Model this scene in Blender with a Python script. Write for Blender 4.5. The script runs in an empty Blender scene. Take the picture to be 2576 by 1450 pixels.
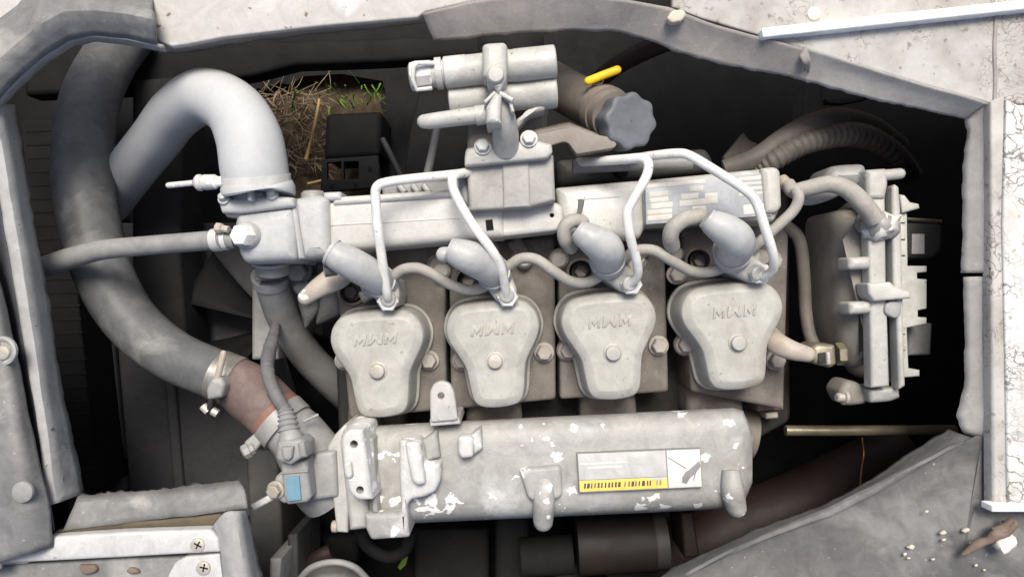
import bpy, bmesh, math, random
from mathutils import Vector, Matrix, noise
random.seed(7)
SC = bpy.context.scene
COL = SC.collection
# ------------------------------------------------------------------ camera, sky, sun, exposure
D = 0.75                       # lens height above the plane of the valve covers, metres
WID = 1.04                     # width of that plane in view
cam = bpy.data.cameras.new('camera'); cam.sensor_width = 36; cam.lens = 36 * D / WID
cam.clip_start = 0.01; cam.clip_end = 200
co = bpy.data.objects.new('camera', cam); COL.objects.link(co); co.location = (0, 0, D)
SC.camera = co
sun_to = Vector((0.04, 0.55, 1.0)).normalized()
w = bpy.data.worlds.new('World'); SC.world = w; w.use_nodes = True
sky = w.node_tree.nodes.new('ShaderNodeTexSky'); sky.sky_type = 'NISHITA'; sky.sun_disc = False
sky.sun_elevation = math.asin(sun_to.z); sky.sun_rotation = math.atan2(sun_to.x, sun_to.y)
sky.dust_density = 5.0; sky.air_density = 0.9; sky.ozone_density = 1.0
bg = w.node_tree.nodes['Background']; bg.inputs[1].default_value = 0.105
w.node_tree.links.new(sky.outputs[0], bg.inputs[0])
sl = bpy.data.lights.new('sun', 'SUN'); sl.energy = 2.4; sl.angle = math.radians(24); sl.color = (1, 0.968, 0.875)
so = bpy.data.objects.new('sun', sl); COL.objects.link(so); so.rotation_euler = sun_to.to_track_quat('Z', 'Y').to_euler()
SC.view_settings.view_transform = 'Standard'; SC.view_settings.look = 'None'
SC.view_settings.exposure = 0.64; SC.view_settings.gamma = 1
SC.view_settings.use_curve_mapping = False

# ------------------------------------------------------------------ layout helpers
S = WID / 2575.0
def P(x, y, z=0.0):            # plan position x,y (photo grid) of a point standing at height z
    k = S * (D - z) / D
    return Vector(((x - 1287.5) * k, (725 - y) * k, z))
def R(px, z=0.0): return px * S * (D - z) / D
def XY(pts, z): return [P(x, y, z).to_2d() for x, y in pts]

# ------------------------------------------------------------------ objects
WL = {}
def mk(name, geo, mat, parent=None, sharp=35, solid=0.0, label=None):
    verts, faces = geo
    verts = [Vector(v) for v in verts]
    c = sum(verts, Vector()) / len(verts)
    me = bpy.data.meshes.new(name); me.from_pydata([v - c for v in verts], [], faces); me.update()
    bm = bmesh.new(); bm.from_mesh(me)
    bmesh.ops.remove_doubles(bm, verts=bm.verts, dist=1e-6)
    bmesh.ops.recalc_face_normals(bm, faces=bm.faces)
    bm.to_mesh(me); bm.free()
    me.polygons.foreach_set('use_smooth', [True] * len(me.polygons))
    me.set_sharp_from_angle(angle=math.radians(sharp))
    me.materials.append(mat)
    o = bpy.data.objects.new(name, me); COL.objects.link(o)
    if parent is not None:
        o.parent = parent; o.location = c - WL[parent]
    else:
        o.location = c
    WL[o] = c
    if solid:
        m = o.modifiers.new('thickness', 'SOLIDIFY'); m.thickness = solid; m.offset = -1
    if label: o['label'] = label
    return o
def thing(name, label, cat, loc, group=None):
    o = bpy.data.objects.new(name, None); COL.objects.link(o); o.empty_display_size = 0.02
    o.location = loc; WL[o] = Vector(loc); o['label'] = label; o['category'] = cat
    if group: o['group'] = group
    return o
def tag(o, label, cat, group=None):
    o['label'] = label; o['category'] = cat
    if group: o['group'] = group
    return o
def struct(o): o['kind'] = 'structure'; return o
def stuff(o): o['kind'] = 'stuff'; return o
def join(*geos):
    V, F = [], []
    for v, f in geos:
        n = len(V); V += list(v); F += [tuple(i + n for i in q) for q in f]
    return V, F

# ------------------------------------------------------------------ shapes
def catmull(pts, sub=8):
    if len(pts) < 3:
        a, b = pts; return [[a[k] + (b[k] - a[k]) * t / sub for k in range(len(a))] for t in range(sub + 1)]
    out = []
    q = [[2 * pts[0][k] - pts[1][k] for k in range(len(pts[0]))]] + [list(p) for p in pts] + [[2 * pts[-1][k] - pts[-2][k] for k in range(len(pts[0]))]]
    for i in range(1, len(q) - 2):
        for s in range(sub):
            t = s / sub; p0, p1, p2, p3 = q[i - 1:i + 3]
            out.append([0.5 * (2 * p1[k] + (p2[k] - p0[k]) * t + (2 * p0[k] - 5 * p1[k] + 4 * p2[k] - p3[k]) * t * t + (3 * p1[k] - p0[k] - 3 * p2[k] + p3[k]) * t ** 3) for k in range(len(p1))])
    out.append(list(pts[-1])); return out
def tube(path, r=None, n=20, sub=8, smooth=True, cap='flat', rmod=None, squash=1.0):
    """path: (x,y,z) or (x,y,z,r) in photo grid + height; r in grid px"""
    pts = [tuple(p) + ((r,) if len(p) == 3 else ()) for p in path]
    pts = catmull(pts, sub) if smooth else [list(p) for p in pts]
    C = [P(p[0], p[1], p[2]) for p in pts]; RR = [p[3] * S for p in pts]
    if rmod: RR = [rr * rmod(i, len(RR)) for i, rr in enumerate(RR)]
    return sweep(C, RR, n, cap, squash)
def sweep(C, RR, n=20, cap='flat', squash=1.0):
    T = []
    for i in range(len(C)):
        a = C[max(i - 1, 0)]; b = C[min(i + 1, len(C) - 1)]; d = (b - a)
        T.append(d.normalized() if d.length > 1e-9 else Vector((0, 0, 1)))
    up = Vector((0, 0, 1)) if abs(T[0].z) < 0.9 else Vector((0, 1, 0))
    N = (up - T[0] * up.dot(T[0])).normalized(); V, F = [], []
    rings = []
    if cap in ('round', 'round0'):
        for k in (0.15, 0.5, 0.8, 0.95):
            rings.append((C[0] - T[0] * RR[0] * math.sqrt(1 - k * k), RR[0] * k, T[0]))
    for i in range(len(C)): rings.append((C[i], RR[i], T[i]))
    if cap in ('round', 'round1'):
        for k in (0.95, 0.8, 0.5, 0.15):
            rings.append((C[-1] + T[-1] * RR[-1] * math.sqrt(1 - k * k), RR[-1] * k, T[-1]))
    for c, rr, t in rings:
        N = (N - t * N.dot(t)).normalized(); B = t.cross(N)
        for j in range(n):
            a = 2 * math.pi * j / n; V.append(c + N * (math.cos(a) * rr * squash) + B * (math.sin(a) * rr))
    for i in range(len(rings) - 1):
        for j in range(n):
            F.append((i * n + j, i * n + (j + 1) % n, (i + 1) * n + (j + 1) % n, (i + 1) * n + j))
    if cap != 'open':
        F.append(tuple(range(n))[::-1]); m = (len(rings) - 1) * n; F.append(tuple(range(m, m + n)))
    return V, F
def lathe(a, axis, prof, n=24, r_unit=S):
    """prof: (distance along axis in px, radius in px)"""
    axis = Vector(axis).normalized(); up = Vector((0, 0, 1)) if abs(axis.z) < 0.9 else Vector((0, 1, 0))
    N = (up - axis * up.dot(axis)).normalized(); B = axis.cross(N); V, F = [], []
    for d, r in prof:
        for j in range(n):
            t = 2 * math.pi * (j + .5) / n; V.append(a + axis * d * r_unit + (N * math.cos(t) + B * math.sin(t)) * max(r, .05) * r_unit)
    for i in range(len(prof) - 1):
        for j in range(n): F.append((i * n + j, i * n + (j + 1) % n, (i + 1) * n + (j + 1) % n, (i + 1) * n + j))
    F.append(tuple(range(n))[::-1]); m = (len(prof) - 1) * n; F.append(tuple(range(m, m + n)))
    return V, F
def bolt(a, axis, r, h, washer=True):
    w_ = [(0, r * 1.3), (h * .22, r * 1.3), (h * .26, r * 1.22)] if washer else [(0, r)]
    g1 = lathe(a, axis, w_ + [(h * .27, r * .6)], 20) if washer else None
    g2 = lathe(a, axis, [(h * .2, r), (h * .88, r), (h, r * .84)], 6)
    return join(g1, g2) if washer else g2
def dome(a, axis, r, h, n=18):
    return lathe(a, axis, [(0, r), (h * .6, r), (h * .85, r * .9), (h, r * .65)], n)
def area(p): return sum(p[i][0] * p[(i + 1) % len(p)][1] - p[(i + 1) % len(p)][0] * p[i][1] for i in range(len(p))) / 2
def ccw(p): p = [Vector(q[:2]) for q in p]; return p if area(p) > 0 else p[::-1]
def inset(p, d):
    n = len(p); out = []
    E = [(p[(i + 1) % n] - p[i]) for i in range(n)]
    for i in range(n):
        e1, e2 = E[i - 1], E[i]
        if e1.length < 1e-9 or e2.length < 1e-9: out.append(p[i].copy()); continue
        n1 = Vector((-e1.y, e1.x)).normalized(); n2 = Vector((-e2.y, e2.x)).normalized()
        m = n1 + n2
        if m.length < 1e-6: m = n1
        m.normalize(); k = max(m.dot(n1), 0.45); out.append(p[i] + m * (d / k))
    if d <= 0: return out
    bad = [(out[(i + 1) % n] - out[i]).dot(E[i]) <= 0 for i in range(n)]      # edges that turned over: pull each run to one point
    for _ in range(4):
        if not any(bad) or all(bad): break
        i0 = next(i for i in range(n) if not bad[i]); i = 0
        while i < n:
            a = (i0 + i) % n
            if bad[a]:
                run = []
                while bad[(i0 + i) % n]: run.append((i0 + i) % n); i += 1
                pr, nx = (run[0] - 1) % n, (run[-1] + 1) % n
                q = [out[j] for j in run] + [out[nx]]
                A, da = out[run[0]], E[pr].normalized(); B, db = out[nx], E[nx].normalized()
                den = da.x * db.y - da.y * db.x
                c = sum(q, Vector((0, 0))) / len(q)
                if abs(den) > .15:
                    t = ((B.x - A.x) * db.y - (B.y - A.y) * db.x) / den; x = A + da * t
                    if (x - c).length < 3 * d: c = x
                for j in run + [nx]: out[j] = c.copy()
            i += 1
        nb = [(out[(i + 1) % n] - out[i]).dot(E[i]) < -1e-12 for i in range(n)]
        if nb == bad: break
        bad = nb
    return out
def rnd(pts, r, n=4):
    out = []; N = len(pts)
    for i in range(N):
        p = pts[i]
        ri = p[2] if len(p) > 2 else r
        a = Vector(pts[i - 1][:2]); b = Vector(p[:2]); c = Vector(pts[(i + 1) % N][:2])
        if ri <= 0: out.append(tuple(b)); continue
        d1 = min(ri, (a - b).length * .48); d2 = min(ri, (c - b).length * .48)
        s = b + (a - b).normalized() * d1; e = b + (c - b).normalized() * d2
        for k in range(n + 1):
            t = k / n; q = s * (1 - t) ** 2 + b * 2 * t * (1 - t) + e * t * t; out.append((q.x, q.y))
    return out
def smooth_loop(pts, sub=5):
    n = len(pts); q = [pts[-1]] + list(pts) + [pts[0], pts[1]]; out = []
    for i in range(1, n + 1):
        for s in range(sub):
            t = s / sub; p0, p1, p2, p3 = q[i - 1:i + 3]
            out.append(tuple(0.5 * (2 * p1[k] + (p2[k] - p0[k]) * t + (2 * p0[k] - 5 * p1[k] + 4 * p2[k] - p3[k]) * t * t + (3 * p1[k] - p0[k] - 3 * p2[k] + p3[k]) * t ** 3) for k in range(2)))
    return out
def prism(out, zt, zb, bev=0.0015, holes=(), draft=0.0, warp=None):
    """out: world xy outline; top at zt, foot at zb, bevelled top edge, real holes"""
    out = ccw(out); bm = bmesh.new()
    def ring(p, z):
        return [bm.verts.new((q.x, q.y, z)) for q in p]
    def wall(a, b):
        n = len(a)
        for i in range(n): bm.faces.new((a[i], a[(i + 1) % n], b[(i + 1) % n], b[i]))
    def cap(loops):
        ed = []
        for L in loops:
            K = [L[0]]
            for v in L[1:]:
                if (v.co - K[-1].co).length > 1e-7: K.append(v)
            while len(K) > 3 and (K[0].co - K[-1].co).length < 1e-7: K.pop()
            for i in range(len(K)):
                e = bm.edges.get((K[i], K[(i + 1) % len(K)])) or bm.edges.new((K[i], K[(i + 1) % len(K)])); ed.append(e)
        bmesh.ops.triangle_fill(bm, edges=ed, use_beauty=True, use_dissolve=False)
    r0 = ring(inset(out, -draft), zb); r1 = ring(out, zt - bev); wall(r0, r1); last = r1
    if bev > 0:
        for k in (.3, .65, 1.0):
            a = k * math.pi / 2; r = ring(inset(out, bev * (1 - math.cos(a))), zt - bev + bev * math.sin(a)); wall(last, r); last = r
    tops = [last]; bots = [r0]
    for h in holes:
        h = ccw(h)[::-1]; a = ring(h, zt); b = ring(h, zb); wall(a, b); tops.append(a); bots.append(b)
    cap(tops); cap(bots)
    bm.verts.index_update()
    V = [v.co.copy() for v in bm.verts]; F = [tuple(v.index for v in f.verts) for f in bm.faces]; bm.free()
    if warp: V = [Vector((v.x, v.y, v.z + warp(v.x, v.y))) for v in V]
    return V, F
def pp(pts, zt, zb, bev=0.0015, r=0, holes=(), draft=0.0, warp=None):
    o = rnd(pts, r) if r else pts
    return prism(XY(o, zt), zt, zb, bev, [XY(h, zt) for h in holes], draft, warp)
def circ(x, y, r, n=16, sq=1.0): return [(x + r * math.cos(2 * math.pi * i / n), y + r * sq * math.sin(2 * math.pi * i / n)) for i in range(n)]
def bar(x0, y0, x1, y1, wd, zt, zb, bev=0.001, r=0):
    d = Vector((x1 - x0, y1 - y0)); nn = Vector((-d.y, d.x)).normalized() * wd / 2
    q = [(x0 + nn.x, y0 + nn.y), (x1 + nn.x, y1 + nn.y), (x1 - nn.x, y1 - nn.y), (x0 - nn.x, y0 - nn.y)]
    return pp(q, zt, zb, bev, r)
def resamp(line, n, curve=False):
    pts = catmull([list(map(float, p)) for p in line], 10) if curve and len(line) > 2 else [list(map(float, p)) for p in line]
    L = [0]
    for a, b in zip(pts, pts[1:]): L.append(L[-1] + math.hypot(b[0] - a[0], b[1] - a[1]) + 1e-6)
    out = []; j = 0
    for i in range(n):
        t = L[-1] * i / (n - 1)
        while j < len(L) - 2 and L[j + 1] < t: j += 1
        k = (t - L[j]) / (L[j + 1] - L[j]); out.append([pts[j][m] + (pts[j + 1][m] - pts[j][m]) * k for m in range(len(pts[0]))])
    return out
def sheet(lines, n=50, rows=3, curve=False, amp=0.0, fr=18.0, edge=0.0, seed=0.0):
    """a sheet through several lines of (x,y,z); amp = dents, edge = ragged first line"""
    LL = [resamp(l, n, curve) for l in lines]; grid = []
    cols = [catmull([LL[a][i] for a in range(len(LL))], rows) for i in range(n)]
    grid = [[list(cols[i][r]) for i in range(n)] for r in range(len(cols[0]))]
    if edge:
        for i in range(n):
            d = noise.noise(Vector((i * .35 + seed, seed, 1.7))) * edge + noise.noise(Vector((i * 1.3 + seed, seed, 4.7))) * edge * .5
            p, q = grid[0][i], grid[1][i]; l = math.hypot(q[0] - p[0], q[1] - p[1]) + 1e-6
            p[0] -= (q[0] - p[0]) / l * d; p[1] -= (q[1] - p[1]) / l * d
    V = []
    for row in grid:
        for p in row:
            v = P(*p)
            if amp: v.z += amp * noise.noise(v * fr + Vector((seed, 0, 0))) + amp * .4 * noise.noise(v * fr * 3.1 + Vector((seed, 5, 0)))
            V.append(v)
    m = len(grid)
    return V, [(r * n + i, r * n + i + 1, (r + 1) * n + i + 1, (r + 1) * n + i) for r in range(m - 1) for i in range(n - 1)]

# ------------------------------------------------------------------ materials
def nodes(name):
    m = bpy.data.materials.new(name); m.use_nodes = True; nt = m.node_tree; return m, nt, nt.nodes, nt.links, nt.nodes['Principled BSDF']
def mat(name, c1, c2=None, scale=25., rough=.6, metal=0., bump=.15, bscale=260., spots=None, spec=.35, stain=None, lo=.35, hi=.7, chips=None, grime=.30, grain=.12, lump=2.2):
    """c1/c2 mottled by noise; spots = fine specks (colour, amount); stain = broad patches (colour, threshold, scale); chips = sharp flaked paint"""
    m, nt, N, L, b = nodes(name)
    tc = N.new('ShaderNodeTexCoord'); oi = N.new('ShaderNodeObjectInfo')
    ad = N.new('ShaderNodeVectorMath'); ad.operation = 'ADD'
    ml = N.new('ShaderNodeMath'); ml.operation = 'MULTIPLY'; ml.inputs[1].default_value = 7.0
    L.new(oi.outputs['Random'], ml.inputs[0]); L.new(tc.outputs['Object'], ad.inputs[0]); L.new(ml.outputs[0], ad.inputs[1])
    vec = ad.outputs[0]
    def noi(sc, det=6, rg=.6, dist=0.):
        n = N.new('ShaderNodeTexNoise'); n.inputs['Scale'].default_value = sc; n.inputs['Detail'].default_value = det
        n.inputs['Roughness'].default_value = rg; n.inputs['Distortion'].default_value = dist; L.new(vec, n.inputs['Vector']); return n.outputs['Fac']
    def ramp(fac, a, bb):
        r = N.new('ShaderNodeMapRange'); r.inputs['From Min'].default_value = a; r.inputs['From Max'].default_value = bb; L.new(fac, r.inputs['Value']); return r.outputs[0]
    def mix(f, a, bb):
        x = N.new('ShaderNodeMix'); x.data_type = 'RGBA'; L.new(f, x.inputs[0])
        for s, k in ((a, 6), (bb, 7)):
            if isinstance(s, tuple): x.inputs[k].default_value = (*s, 1)
            else: L.new(s, x.inputs[k])
        return x.outputs[2]
    c2 = c2 or tuple(v * .8 for v in c1)
    base = mix(ramp(noi(scale), lo, hi), c1, c2)
    if stain:
        base = mix(ramp(noi(stain[2], 5, .6, .6), stain[1], stain[1] + .1), base, stain[0])
    if spots:
        base = mix(ramp(noi(spots[2] if len(spots) > 2 else 420, 2, .5), .74 - spots[1], .78 - spots[1]), base, spots[0])
    if grime:
        g1 = ramp(noi(48, 9, .68, .8), .30, .72); g2 = noi(850, 2, .5)
        v = N.new('ShaderNodeMath'); v.operation = 'MULTIPLY_ADD'; v.inputs[1].default_value = grime; v.inputs[2].default_value = 1 - grime * .62; L.new(g1, v.inputs[0])
        u = N.new('ShaderNodeMath'); u.operation = 'MULTIPLY_ADD'; u.inputs[1].default_value = grain * 2; u.inputs[2].default_value = 1 - grain; L.new(g2, u.inputs[0])
        vu = N.new('ShaderNodeMath'); vu.operation = 'MULTIPLY'; L.new(v.outputs[0], vu.inputs[0]); L.new(u.outputs[0], vu.inputs[1])
        hs = N.new('ShaderNodeHueSaturation'); L.new(base, hs.inputs['Color']); L.new(vu.outputs[0], hs.inputs['Value']); base = hs.outputs[0]
    hgt = noi(bscale, 4, .6)
    if lump:
        l2 = N.new('ShaderNodeMath'); l2.operation = 'MULTIPLY_ADD'; l2.inputs[1].default_value = lump / max(bump, .05) * .35; L.new(noi(38, 3, .55), l2.inputs[0]); L.new(hgt, l2.inputs[2]); hgt = l2.outputs[0]
    if chips:
        cf = ramp(noi(chips[2], 3, .5, .3), chips[1], chips[1] + .012); base = mix(cf, base, chips[0])
    L.new(base, b.inputs['Base Color'])
    rr = N.new('ShaderNodeMapRange'); rr.inputs['To Min'].default_value = max(rough - .12, .05); rr.inputs['To Max'].default_value = min(rough + .15, 1)
    L.new(noi(scale * 3), rr.inputs['Value']); L.new(rr.outputs[0], b.inputs['Roughness'])
    b.inputs['Metallic'].default_value = metal; b.inputs['Specular IOR Level'].default_value = spec
    bp = N.new('ShaderNodeBump'); bp.inputs['Strength'].default_value = bump; bp.inputs['Distance'].default_value = .001
    if chips:
        sm = N.new('ShaderNodeMath'); sm.operation = 'ADD'; L.new(hgt, sm.inputs[0]); L.new(cf, sm.inputs[1]); hgt = sm.outputs[0]
    L.new(hgt, bp.inputs['Height']); L.new(bp.outputs[0], b.inputs['Normal'])
    return m
def cracked(name, paint, ground, crack, amount=.5, sc=55.):
    m, nt, N, L, b = nodes(name)
    tc = N.new('ShaderNodeTexCoord')
    n0 = N.new('ShaderNodeTexNoise'); n0.inputs['Scale'].default_value = 22; n0.inputs['Detail'].default_value = 6; L.new(tc.outputs['Object'], n0.inputs['Vector'])
    mv = N.new('ShaderNodeMix'); mv.data_type = 'VECTOR'; mv.inputs[0].default_value = .07; L.new(tc.outputs['Object'], mv.inputs[4]); L.new(n0.outputs['Color'], mv.inputs[5])
    fac = []
    for k, (s, wdt) in enumerate(((sc, .045), (sc * 2.3, .05))):
        v = N.new('ShaderNodeTexVoronoi'); v.feature = 'DISTANCE_TO_EDGE'; v.inputs['Scale'].default_value = s; L.new(mv.outputs[1], v.inputs['Vector'])
        r = N.new('ShaderNodeMapRange'); r.inputs['From Min'].default_value = wdt; r.inputs['From Max'].default_value = wdt * .35; L.new(v.outputs['Distance'], r.inputs['Value'])
        q = N.new('ShaderNodeTexNoise'); q.inputs['Scale'].default_value = 9 + 5 * k; q.inputs['Detail'].default_value = 4
        ad = N.new('ShaderNodeVectorMath'); ad.operation = 'ADD'; ad.inputs[1].default_value = (k * 3.1, 1.7, 0); L.new(tc.outputs['Object'], ad.inputs[0]); L.new(ad.outputs[0], q.inputs['Vector'])
        rq = N.new('ShaderNodeMapRange'); rq.inputs['From Min'].default_value = .62 - amount * .3 + k * .05; rq.inputs['From Max'].default_value = .72 - amount * .3 + k * .05; L.new(q.outputs['Fac'], rq.inputs['Value'])
        mu = N.new('ShaderNodeMath'); mu.operation = 'MULTIPLY'; L.new(r.outputs[0], mu.inputs[0]); L.new(rq.outputs[0], mu.inputs[1]); fac.append(mu.outputs[0])
    mx = N.new('ShaderNodeMath'); mx.operation = 'MAXIMUM'; L.new(fac[0], mx.inputs[0]); L.new(fac[1], mx.inputs[1])
    n1 = N.new('ShaderNodeTexNoise'); n1.inputs['Scale'].default_value = 14; n1.inputs['Detail'].default_value = 8; n1.inputs['Roughness'].default_value = .65; L.new(tc.outputs['Object'], n1.inputs['Vector'])
    r1 = N.new('ShaderNodeMapRange'); r1.inputs['From Min'].default_value = .42; r1.inputs['From Max'].default_value = .68; L.new(n1.outputs['Fac'], r1.inputs['Value'])
    n2 = N.new('ShaderNodeTexNoise'); n2.inputs['Scale'].default_value = 130; n2.inputs['Detail'].default_value = 5; L.new(tc.outputs['Object'], n2.inputs['Vector'])
    r2 = N.new('ShaderNodeMapRange'); r2.inputs['From Min'].default_value = .62; r2.inputs['From Max'].default_value = .7; L.new(n2.outputs['Fac'], r2.inputs['Value'])
    def mix(f, a, c):
        x = N.new('ShaderNodeMix'); x.data_type = 'RGBA'; L.new(f, x.inputs[0])
        for s, k in ((a, 6), (c, 7)):
            if isinstance(s, tuple): x.inputs[k].default_value = (*s, 1)
            else: L.new(s, x.inputs[k])
        return x.outputs[2]
    base = mix(r1.outputs[0], paint, ground); base = mix(r2.outputs[0], base, tuple(g * .75 for g in ground)); base = mix(mx.outputs[0], base, crack)
    L.new(base, b.inputs['Base Color']); b.inputs['Roughness'].default_value = .7; b.inputs['Specular IOR Level'].default_value = .2
    sb = N.new('ShaderNodeMath'); sb.operation = 'SUBTRACT'; L.new(n2.outputs['Fac'], sb.inputs[0]); L.new(mx.outputs[0], sb.inputs[1])
    bp = N.new('ShaderNodeBump'); bp.inputs['Strength'].default_value = .4; bp.inputs['Distance'].default_value = .0012; L.new(sb.outputs[0], bp.inputs['Height']); L.new(bp.outputs[0], b.inputs['Normal'])
    return m
ENG = mat('dusty_grey_engine_paint', (.445, .437, .408), (.375, .366, .338), 22, .42, bump=.3, bscale=420, spec=.45, spots=((.24, .22, .19), .045, 190), stain=((.52, .512, .488), .56, 9))
THERM = mat('blue_grey_casting', (.43, .435, .432), (.37, .374, .37), 20, .45, bump=.25, bscale=420, spots=((.30, .29, .28), .03), grime=.25)
POSTM = mat('drab_casting', (.36, .35, .325), (.30, .29, .268), 20, .55, bump=.3, bscale=420, spots=((.24, .22, .2), .04), grime=.35)
RAILM = mat('pale_rail_paint', (.535, .525, .497), (.455, .445, .418), 18, .38, bump=.2, bscale=420, spec=.45, spots=((.28, .26, .23), .04, 190), grime=.24)
COVER = mat('valve_cover_paint', (.40, .392, .358), (.335, .324, .288), 16, .45, bump=.18, bscale=380, lump=1.0, grime=.34, spec=.45, spots=((.27, .245, .21), .045, 170), stain=((.33, .285, .225), .61, 15))
MANI = mat('flaking_manifold_paint', (.352, .346, .324), (.295, .289, .268), 20, .45, bump=.35, bscale=380, spots=((.30, .29, .28), .05), chips=((.74, .735, .715), .625, 46), stain=((.50, .497, .48), .52, 8), grime=.40)  # broad pale stain stands for worn patches and blown-out sunlight alike
BRKT = mat('pale_bracket_paint', (.56, .55, .53), (.48, .47, .445), 30, .5, bump=.12, chips=((.80, .79, .77), .62, 60))
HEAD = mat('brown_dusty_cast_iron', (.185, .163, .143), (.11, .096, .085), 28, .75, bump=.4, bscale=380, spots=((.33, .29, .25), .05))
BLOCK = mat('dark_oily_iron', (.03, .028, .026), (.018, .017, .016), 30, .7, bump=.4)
BOLT = mat('dull_zinc', (.46, .43, .38), (.36, .33, .28), 60, .45, .25, bump=.2)
BBOLT = mat('brown_head_bolt', (.40, .365, .325), (.30, .27, .24), 60, .6, bump=.25)
PIPE = mat('pale_steel_pipe', (.80, .785, .75), (.70, .68, .63), 35, .35, .15, bump=.1, spots=((.40, .36, .30), .05, 160))
BOOT = mat('blue_grey_rubber_boot', (.42, .424, .42), (.36, .363, .358), 20, .42, bump=.06, stain=((.44, .43, .41), .6, 20))
RETH = mat('dusty_return_hose', (.36, .34, .305), (.29, .27, .24), 50, .6, bump=.15, spots=((.5, .48, .44), .04))
ELBOW = mat('light_grey_silicone_hose', (.47, .478, .48), (.43, .437, .44), 10, .6, bump=.05, grime=.12, grain=.04, lump=.7)
DHOSE = mat('dusty_dark_rubber', (.128, .130, .132), (.085, .087, .09), 14, .5, bump=.12, grime=.5, lump=1.2, spots=((.22, .22, .22), .02), stain=((.21, .207, .20), .55, 10))
GHOSE = mat('grey_rubber_hose', (.27, .268, .262), (.20, .198, .193), 18, .5, bump=.1)
REDS = mat('dusty_red_silicone', (.17, .125, .113), (.12, .08, .072), 18, .6, bump=.2, stain=((.23, .17, .155), .52, 14), grime=.5)
ALU = mat('cast_aluminium', (.35, .345, .335), (.28, .276, .266), 22, .5, .2, bump=.25)
STEEL = mat('worn_band_steel', (.40, .39, .36), (.27, .25, .22), 30, .35, .6, bump=.2)
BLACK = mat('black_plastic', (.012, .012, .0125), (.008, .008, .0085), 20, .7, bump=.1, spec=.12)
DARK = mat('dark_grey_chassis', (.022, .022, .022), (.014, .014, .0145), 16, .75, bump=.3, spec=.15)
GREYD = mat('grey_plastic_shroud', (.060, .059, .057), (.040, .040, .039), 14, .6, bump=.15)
RUST = mat('dull_red_primer', (.028, .013, .012), (.018, .011, .010), 12, .6, bump=.2)
CAPM = mat('slate_filler_cap', (.135, .145, .16), (.115, .122, .135), 14, .5, bump=.05)
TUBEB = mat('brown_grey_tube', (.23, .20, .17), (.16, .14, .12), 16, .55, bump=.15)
YEL = mat('yellow_plastic', (.80, .52, .015), (.70, .42, .012), 30, .4, bump=.05)
YSTK = mat('yellow_sticker', (.78, .57, .12), (.70, .50, .10), 60, .5, bump=.05)
INK = mat('dark_print', (.05, .05, .07), (.10, .09, .11), 200, .6, bump=.02)
GINK = mat('grey_print', (.24, .24, .235), (.20, .20, .2), 60, .6, bump=.02)
STKG = mat('grey_sticker_film', (.50, .50, .48), (.44, .44, .42), 40, .45, bump=.05)
STKW = mat('white_sticker_film', (.66, .65, .62), (.60, .59, .55), 40, .45, bump=.05)
PLATE = mat('blue_grey_label_film', (.34, .355, .375), (.30, .312, .33), 18, .4, bump=.05)
PPRINT = mat('cream_label_print', (.58, .56, .51), (.50, .48, .43), 60, .55, bump=.05)
BLUE = mat('pale_blue_tag', (.12, .235, .31), (.17, .31, .39), 40, .5, bump=.05)
CRACK = cracked('cracked_white_paint', (.46, .445, .42), (.29, .265, .24), (.17, .145, .12), .42, 90)
CRACK2 = cracked('crazed_white_paint', (.62, .61, .59), (.42, .395, .365), (.20, .19, .18), .62, 58)
WHITEP = mat('weathered_white_paint', (.50, .478, .452), (.42, .392, .365), 12, .6, bump=.15, spots=((.20, .15, .11), .05, 90), stain=((.60, .62, .64), .55, 7))
TAPE = mat('warm_grey_tape', (.30, .275, .256), (.24, .222, .21), 10, .6, bump=.25, spots=((.40, .37, .34), .03, 200), stain=((.20, .20, .205), .57, 8))
FLNG = mat('grey_flange_paint', (.36, .345, .325), (.30, .288, .272), 12, .65, bump=.2, spots=((.45, .43, .40), .05, 240))
GSHEET = mat('grey_floor_sheet', (.118, .116, .113), (.078, .077, .077), 9, .62, bump=.35, bscale=160, spots=((.33, .315, .29), .012, 200), stain=((.17, .167, .162), .53, 7), grime=.5)
RUBD = mat('dark_rubber_seal', (.215, .213, .208), (.145, .144, .142), 14, .55, bump=.25, spots=((.33, .31, .28), .03, 220), stain=((.29, .28, .262), .56, 12), grime=.5)
LRAIL = mat('weathered_grey_rail', (.36, .358, .352), (.26, .258, .254), 14, .6, bump=.35, spots=((.12, .12, .12), .04, 130), stain=((.38, .375, .365), .55, 11))
NAVY = mat('blue_black_channel', (.05, .053, .062), (.035, .038, .045), 12, .6, bump=.2)
ALS = mat('worn_aluminium_strip', (.54, .535, .525), (.42, .415, .41), 10, .45, .15, bump=.2, spots=((.3, .28, .25), .02, 150))
WOOD = mat('brown_painted_ledge', (.12, .095, .06), (.07, .058, .042), 18, .7, bump=.3)
WHITE = mat('bright_white_trim', (.90, .90, .89), (.86, .86, .85), 20, .4, bump=.03)
SOIL = mat('dark_soil', (.10, .073, .052), (.036, .026, .018), 60, .95, bump=1.0, bscale=300, spots=((.16, .12, .08), .06, 260), spec=.1)
GRASS = mat('green_grass', (.10, .22, .018), (.17, .30, .04), 60, .5, bump=.05)
STRAW = mat('dry_straw', (.42, .29, .11), (.28, .18, .07), 60, .7, bump=.2)
ROOT = mat('pale_root', (.24, .18, .115), (.15, .11, .07), 60, .8, bump=.2)
STICK = mat('brown_bark', (.20, .15, .12), (.11, .08, .06), 80, .85, bump=.6)
STONE = mat('white_stone', (.78, .74, .66), (.62, .56, .47), 60, .7, bump=.4)
FLAKE = mat('pale_grit', (.60, .55, .46), (.46, .40, .31), 80, .7, bump=.3)
CORR = mat('corrugated_loom_plastic', (.10, .088, .075), (.065, .057, .05), 30, .6, bump=.2)
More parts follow.
